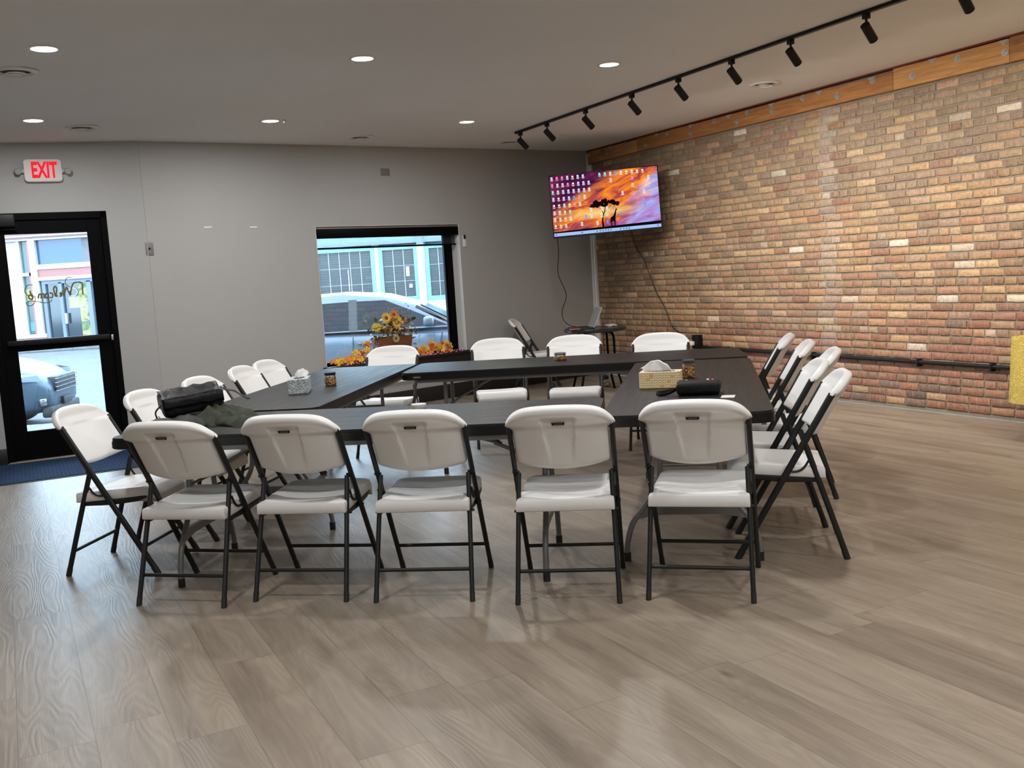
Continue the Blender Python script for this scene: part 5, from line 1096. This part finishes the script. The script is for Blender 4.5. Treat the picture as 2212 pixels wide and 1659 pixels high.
part('notice', [(-16.62, 0.05, 1.20, -16.20, 0.075, 1.62)], plain('pale_yellow_notice', (0.390, 0.390, 0.180), 0.5, var=0.2, nscale=6), dr)
bm = B(); tube(bm, [(-16.42 + 0.16 * cos(a), 0.04, 1.80 + 0.15 * sin(a)) for a in [k * pi / 14 for k in range(28)]], 0.014, 6, up=(0, 1, 0), closed=True); bm2 = text_bm('OPEN', 0.12, 0.004) if False else None
mk('round_emblem', bm, M_IVORY, dr)

# building under renovation, seen through the window
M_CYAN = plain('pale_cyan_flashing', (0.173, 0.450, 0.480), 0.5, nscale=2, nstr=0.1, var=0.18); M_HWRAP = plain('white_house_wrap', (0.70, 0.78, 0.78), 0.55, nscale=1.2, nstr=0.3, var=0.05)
n = N('screened_window_glass'); v = n.obj(); wv = n.math('SINE', n.math('MULTIPLY', n.n('SeparateXYZ', ins={0: v}).outputs[2], 70.0)); a = n.noise(v, 3.0, 3)
n.pbr(n.mix(n.math('MULTIPLY_ADD', wv, 0.5, 0.5), (0.018, 0.027, 0.030), (0.033, 0.045, 0.050)), 0.3, 0, 0.4); M_SCR = n.m
rb = thing('renovated_building', 'pale building under renovation with cyan taped windows, behind the window', 'building', loc=(0, YF, -0.14))
P2 = lambda nm, bx, mt, par=rb, bev=0: part(nm, bx, mt, par, bev)
P2('wall', [(-11.2, 0.30, 0, 8.0, 6.0, 7.5), (-11.2, 0.0, 0, -7.3, 0.3, 7.5), (-7.3, 0.0, 2.90, 8, 0.3, 7.5), (-7.3, 0, 0, 8, 0.3, 0.72), (-5.0, 0.0, 0.7, -4.72, 0.3, 2.9), (-3.2, 0.0, 0.7, -2.98, 0.3, 2.9), (1.2, 0, 0.7, 8, 0.3, 2.9)], M_HWRAP)
P2('white_pier', [(-3.28, -0.10, 0, -3.02, 0.02, 3.2)], M_OWHITE); P2('white_band', [(-9.0, -0.06, 2.86, 8, 0.02, 3.0)], M_OWHITE)
n = N('white_painted_block'); v = n.obj(); br = n.n('TexBrick', ins={'Vector': n.n('Mapping', ins={'Vector': v, 'Rotation': (radians(90), 0, 0)}).outputs[0], 'Scale': 1.0, 'Brick Width': 0.45, 'Row Height': 0.16, 'Mortar Size': 0.012, 'Color1': (0.36, 0.37, 0.35), 'Color2': (0.42, 0.425, 0.41), 'Mortar': (0.22, 0.23, 0.22)}); n.pbr(br.outputs['Color'], 0.8)
P2('block_wall', [(-2.98, -0.05, 0, 8.0, 0.02, 0.62)], n.m)
def rwin(x0, x1, z0, z1, nb, hb):
    w_ = 0.15
    f = P2('window_frame', [(x0 - w_, -0.04, z0 - w_, x0, 0.1, z1 + w_), (x1, -0.04, z0 - w_, x1 + w_, 0.1, z1 + w_), (x0, -0.04, z1, x1, 0.1, z1 + w_), (x0, -0.04, z0 - w_, x1, 0.1, z0)], M_CYAN)
    P2('window_pane', [(x0, 0.05, z0, x1, 0.12, z1)], M_SCR, f)
    bx = [(x0 + (x1 - x0) * (k + 1) / (nb + 1) - 0.012, 0.02, z0, x0 + (x1 - x0) * (k + 1) / (nb + 1) + 0.012, 0.05, z1) for k in range(nb)]
    bx += [(x0, 0.03, z0 + (z1 - z0) * k_ - 0.006, x1, 0.05, z0 + (z1 - z0) * k_ + 0.006) for k_ in hb]; P2('glazing_bars', bx, plain('pale_glazing_bar', (0.42, 0.52, 0.58), 0.5), f)
rwin(-7.05, -5.05, 0.80, 2.66, 4, (0.33, 0.67)); rwin(-4.60, -3.42, 0.85, 2.64, 2, (0.33, 0.66)); rwin(-2.84, -1.80, 0.82, 2.62, 2, (0.3, 0.66)); rwin(-1.4, 0.9, 0.82, 2.62, 4, (0.33, 0.66))
P2('window_sticker', [(-3.75, 0.0, 1.62, -3.62, 0.03, 1.98), (-3.66, 0.0, 1.18, -3.54, 0.03, 1.32), (-5.95, 0.0, 1.2, -5.92, 0.03, 2.0)], M_OWHITE)
bm = B(); prism(bm, [(0, 0), (0.14, 0.14), (0.28, 0), (0.28, -0.18), (0.20, -0.18), (0.20, -0.04), (0.08, -0.04), (0.08, -0.18), (0.16, -0.18), (0.16, -0.24), (0.0, -0.24)], 0, 0.01, XZ); bmesh.ops.scale(bm, vec=(1.15, 1, 1.0), verts=bm.verts)
mk('house_emblem', bm, plain('print_blue', (0.05, 0.22, 0.40), 0.5), rb, 0, T((-4.20, -0.02, 0.62)))
bm = xf(text_bm('WRAP', 0.13, 0.003), XZ); mk('wrap_lettering', bm, plain('print_blue', (0.05, 0.22, 0.40), 0.5), rb, 0, T((-3.62, -0.02, 0.56)))

# ------------------------------------------------------------------ cars: x forward (nose), y left, z up, origin on the street at the middle
def car_paint(nm, c):
    n = N(nm); n.pbr(c, 0.35, 0.2, 0.35, None, **{'Coat Weight': 0.12, 'Coat Roughness': 0.08}); return n.m
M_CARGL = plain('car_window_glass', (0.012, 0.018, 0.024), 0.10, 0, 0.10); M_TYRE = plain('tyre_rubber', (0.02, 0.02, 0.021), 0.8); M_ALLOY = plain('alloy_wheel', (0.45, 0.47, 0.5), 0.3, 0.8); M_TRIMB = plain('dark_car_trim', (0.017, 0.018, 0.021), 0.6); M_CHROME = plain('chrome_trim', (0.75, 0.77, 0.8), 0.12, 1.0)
def make_car(label, M, L, Hc, paint, suv):
    t = thing('car', label, 'car', M); hw = 0.91
    hood = 1.02 if suv else 0.93; belt = 1.035 if suv else 0.93
    nose = L / 2; clr = 0.20
    # stations: x, lower z, shoulder z, half width
    st = [(-L / 2, 0.45, belt - 0.12, hw - 0.22), (-L / 2 + 0.10, 0.30, belt, hw - 0.10), (-L / 2 + 0.45, clr, belt + 0.03, hw - 0.02), (-0.9, clr, belt + 0.01, hw), (0.1, clr, belt - 0.02, hw), (0.85, clr, belt - 0.03, hw),
          (1.15, clr, hood - 0.00, hw - 0.005), (nose - 0.75, clr, hood - 0.08, hw - 0.03), (nose - 0.38, clr, hood - 0.17, hw - 0.10), (nose - 0.16, clr + 0.02, hood - 0.27, hw - 0.20), (nose - 0.03, clr + 0.06, hood - 0.38, hw - 0.30), (nose, 0.40, hood - 0.46, hw - 0.36)]
    bm = B(); rings = []; m = 13
    for x, zl, zs, w in st:
        pr = [(w * 0.90, zl), (w * 0.99, zl + 0.12), (w, zl + (zs - zl) * 0.55), (w * 0.985, zl + (zs - zl) * 0.82), (w * 0.93, zs - 0.02), (w * 0.70, zs + 0.035), (0.0, zs + 0.06)]
        ring = pr + [(-a, b) for a, b in pr[-2::-1]]
        rings.append([bm.verts.new((x, a, b)) for a, b in ring])
    for A_, B_ in zip(rings, rings[1:]):
        for i in range(len(A_)): bm.faces.new((A_[i], A_[(i + 1) % len(A_)], B_[(i + 1) % len(B_)], B_[i]))
    bm.faces.new(rings[0]); bm.faces.new(rings[-1])
    bmesh.ops.recalc_face_normals(bm, faces=bm.faces)
    body = mk('car_body', bm, paint, t, 1.2); sb = body.modifiers.new('smooth', 'SUBSURF'); sb.levels = sb.render_levels = 2
    # cabin: pillars and roof, with dark windows let into it
    rf = Hc; ws0, ws1 = 1.18, 0.25; r0_, r1_ = -1.55, -L / 2 + 0.12
    bm = B(); prof = [(ws0, belt), (ws1 + 0.30, rf - 0.20), (ws1 - 0.15, rf - 0.06), (-0.5, rf), (r0_ + 0.2, rf - 0.02), (r0_ - 0.25, rf - 0.10), (r1_, belt + 0.02)]
    def wid(z): return hw - 0.05 - (z - belt) / (rf - belt) * 0.24
    A_ = [bm.verts.new((x, wid(z), z)) for x, z in prof]; C_ = [bm.verts.new((x, wid(z) * 0.6, z + (0.03 if z > belt + 0.1 else 0.02))) for x, z in prof]
    D_ = [bm.verts.new((x, -wid(z) * 0.6, z + (0.03 if z > belt + 0.1 else 0.02))) for x, z in prof]; E_ = [bm.verts.new((x, -wid(z), z)) for x, z in prof]
    for P_, Q_ in ((A_, C_), (C_, D_), (D_, E_)):
        for i in range(len(prof) - 1): bm.faces.new((P_[i], P_[i + 1], Q_[i + 1], Q_[i]))
    bm.faces.new(A_); bm.faces.new(E_[::-1])
    es = [e for e in bm.edges if len(e.link_faces) == 2 and (all(v_ in A_ for v_ in e.verts) or all(v_ in E_ for v_ in e.verts))]
    bmesh.ops.bevel(bm, geom=es, offset=0.05, segments=3, affect='EDGES', profile=0.5)
    cab = mk('cabin', bm, paint, t, 0.8)
    def side(nm, pts, mt, y_off, par):
        for s_ in (-1, 1):
            bm = B(); vs = [bm.verts.new((x, s_ * (wid(z) + y_off), z)) for x, z in pts]; ws_ = [bm.verts.new((x, s_ * (wid(z) + y_off - 0.012), z)) for x, z in pts]
            bm.faces.new(vs); bm.faces.new(ws_[::-1]); k_ = len(pts)
            for i in range(k_): bm.faces.new((vs[i], vs[(i + 1) % k_], ws_[(i + 1) % k_], ws_[i]))
            mk(nm, bm, mt, par, 0)
    side('side_window', [(0.98, belt + 0.03), (0.40, rf - 0.24), (0.10, rf - 0.11), (-0.30, rf - 0.105), (-0.30, belt + 0.03)], M_CARGL, 0.006, cab)
    side('side_window', [(-0.42, belt + 0.03), (-0.42, rf - 0.105), (-1.05, rf - 0.115), (-1.28, rf - 0.14), (-1.28, belt + 0.03)], M_CARGL, 0.006, cab)
    side('side_window', [(-1.36, belt + 0.05), (-1.36, rf - 0.15), (-1.62, rf - 0.20), (-1.85, belt + 0.10)], M_CARGL, 0.006, cab)
    side('door_pillar', [(-0.30, belt + 0.02), (-0.30, rf - 0.08), (-0.42, rf - 0.08), (-0.42, belt + 0.02)], M_TRIMB, 0.004, cab)
    bm = B(); zz0, zz1 = belt + 0.05, rf - 0.22
    def wsx(z): return ws0 + (ws1 + 0.30 - ws0) * (z - belt) / (rf - 0.20 - belt)
    q_ = [bm.verts.new((wsx(z) + 0.012, w_, z + 0.022)) for z, w_ in ((zz0, 0.72), (zz1, 0.60), (zz1, -0.60), (zz0, -0.72))]; bm.faces.new(q_); mk('windscreen', bm, M_CARGL, cab, 0)
    for s_ in (-1, 1):
        bm = B(); box(bm, (0.72, s_ * (hw + 0.10), belt + 0.10), (0.15, 0.20, 0.14), None, 0.05, 4); mk('door_mirror', bm, paint, t)
        bm = B()
        tube(bm, smooth_path([(-0.36, s_ * (hw + 0.003), belt - 0.06), (-0.37, s_ * (hw + 0.004), 0.66), (-0.30, s_ * (hw - 0.008), 0.36)], 4), 0.006, 6); tube(bm, smooth_path([(0.90, s_ * (hw - 0.012), belt - 0.07), (0.86, s_ * (hw + 0.002), 0.75), (0.92, s_ * (hw - 0.004), 0.42)], 4), 0.006, 6); mk('door_seam', bm, M_TRIMB, t)
        for xx in (-0.20, -1.30):
            bm = B(); box(bm, (xx, s_ * (hw + 0.012), belt - 0.16), (0.20, 0.03, 0.035), None, 0.012, 3); mk('door_handle', bm, paint, t)
        bm = B(); bb(bm, (-1.3, s_ * (hw - 0.05), clr - 0.02), (1.2, s_ * (hw - 0.012), clr + 0.10), 0.015); mk('sill_trim', bm, M_TRIMB, t)
        for xw in (nose - 0.93, -L / 2 + 0.92):
            R_ = 0.345; bm = B(); tube(bm, [(xw + (R_ + 0.05) * cos(a), s_ * (hw - 0.005), R_ + (R_ + 0.05) * sin(a)) for a in [radians(-20 + 220 * k / 20) for k in range(21)]], 0.035, 6, 0.02, up=(0, 1, 0)); lathe_bm = None; mk('wheel_arch', bm, M_TRIMB, t)
            bm = B(); lathe(bm, [(0.20, -0.10), (R_ - 0.03, -0.11), (R_, -0.08), (R_, 0.08), (R_ - 0.03, 0.11), (0.20, 0.10)], 40); M5 = T((xw, s_ * (hw - 0.085), R_)) @ R(90, 'X'); wl = mk('tyre', bm, M_TYRE, t, 0.6, M5)
            bm = B(); lathe(bm, [(0.0, 0.07), (0.05, 0.075), (0.055, 0.05), (0.0, 0.05)], 16)
            for k in range(5): a = 2 * pi * k / 5; tube(bm, [(0.03 * cos(a), 0.03 * sin(a), 0.06), (0.21 * cos(a), 0.21 * sin(a), 0.085)], 0.026, 6)
            lathe(bm, [(0.19, 0.06), (0.225, 0.10), (0.235, 0.09), (0.20, 0.04)], 32); lathe(bm, [(0, 0.01), (0.2, 0.02)], 24)
            if s_ > 0: xf(bm, R(180, 'X'))
            mk('alloy_wheel', bm, M_ALLOY, wl, 0.6)
        # lamps
        zl = hood - 0.27
        bm = B(); pts = [(nose - 0.80, s_ * (hw + 0.000), zl + 0.085), (nose - 0.42, s_ * (hw - 0.050), zl + 0.06), (nose - 0.12, s_ * (hw - 0.22), zl + 0.02), (nose - 0.09, s_ * (hw - 0.25), zl - 0.07), (nose - 0.36, s_ * (hw - 0.070), zl - 0.045), (nose - 0.60, s_ * (hw - 0.005), zl + 0.03)]
        vs = [bm.verts.new(p) for p in pts]; c0 = bm.verts.new(sum((Vector(p) for p in pts), Vector()) / 6 + Vector((0.05, s_ * 0.035, 0)))
        for i in range(6): bm.faces.new((vs[i], vs[(i + 1) % 6], c0))
        mk('headlight', bm, plain('headlight_lens', (0.42, 0.55, 0.62), 0.1, 0.3), t, 0)
        bm = B(); vs = [bm.verts.new(p) for p in ((nose - 0.80, s_ * (hw + 0.012), zl + 0.083), (nose - 0.58, s_ * (hw + 0.004), zl + 0.072), (nose - 0.52, s_ * (hw + 0.004), zl - 0.005), (nose - 0.64, s_ * (hw + 0.010), zl + 0.025))]; bm.faces.new(vs); mk('indicator', bm, plain('amber_lens', (0.70, 0.16, 0.03), 0.2), t, 0)
        bm = B(); box(bm, (nose - 0.13, s_ * (hw - 0.29), clr + 0.20), (0.10, 0.16, 0.10), Matrix.Rotation(s_ * -0.7, 4, 'Z'), 0.02); mk('fog_lamp', bm, M_CHROME, t)
    bm = B(); bb(bm, (nose - 0.10, -0.42, hood - 0.50), (nose + 0.035, 0.42, hood - 0.30), 0.02); gr = mk('grille', bm, M_TRIMB, t)
    bm = B()
    for k in range(4): bb(bm, (nose + 0.02, -0.44, hood - 0.50 + k * 0.055), (nose + 0.05, 0.44, hood - 0.488 + k * 0.055))
    mk('grille_bars', bm, M_CHROME, gr)
    bm = B(); bb(bm, (nose - 0.14, -0.62, clr - 0.02), (nose + 0.0, 0.62, clr + 0.13), 0.03); mk('lower_bumper', bm, M_TRIMB, t)
    bm = B(); bb(bm, (nose - 0.02, -0.17, clr + 0.12), (nose + 0.03, 0.17, clr + 0.22), 0.006); mk('number_plate_holder', bm, M_TRIMB, t)
    return t
SILVER = car_paint('silver_car_paint', (0.075, 0.095, 0.12)); BLUEG = car_paint('blue_silver_car_paint', (0.040, 0.062, 0.086))
make_car('silver crossover car parked outside the window', T((-1.86, 14.95, GZ)) @ R(1.5, 'Z'), 4.55, 1.57, SILVER, True)
make_car('blue silver car parked outside the glass door, front end showing', T((-8.56, 13.65, GZ)) @ R(7, 'Z'), 4.6, 1.62, BLUEG, True)
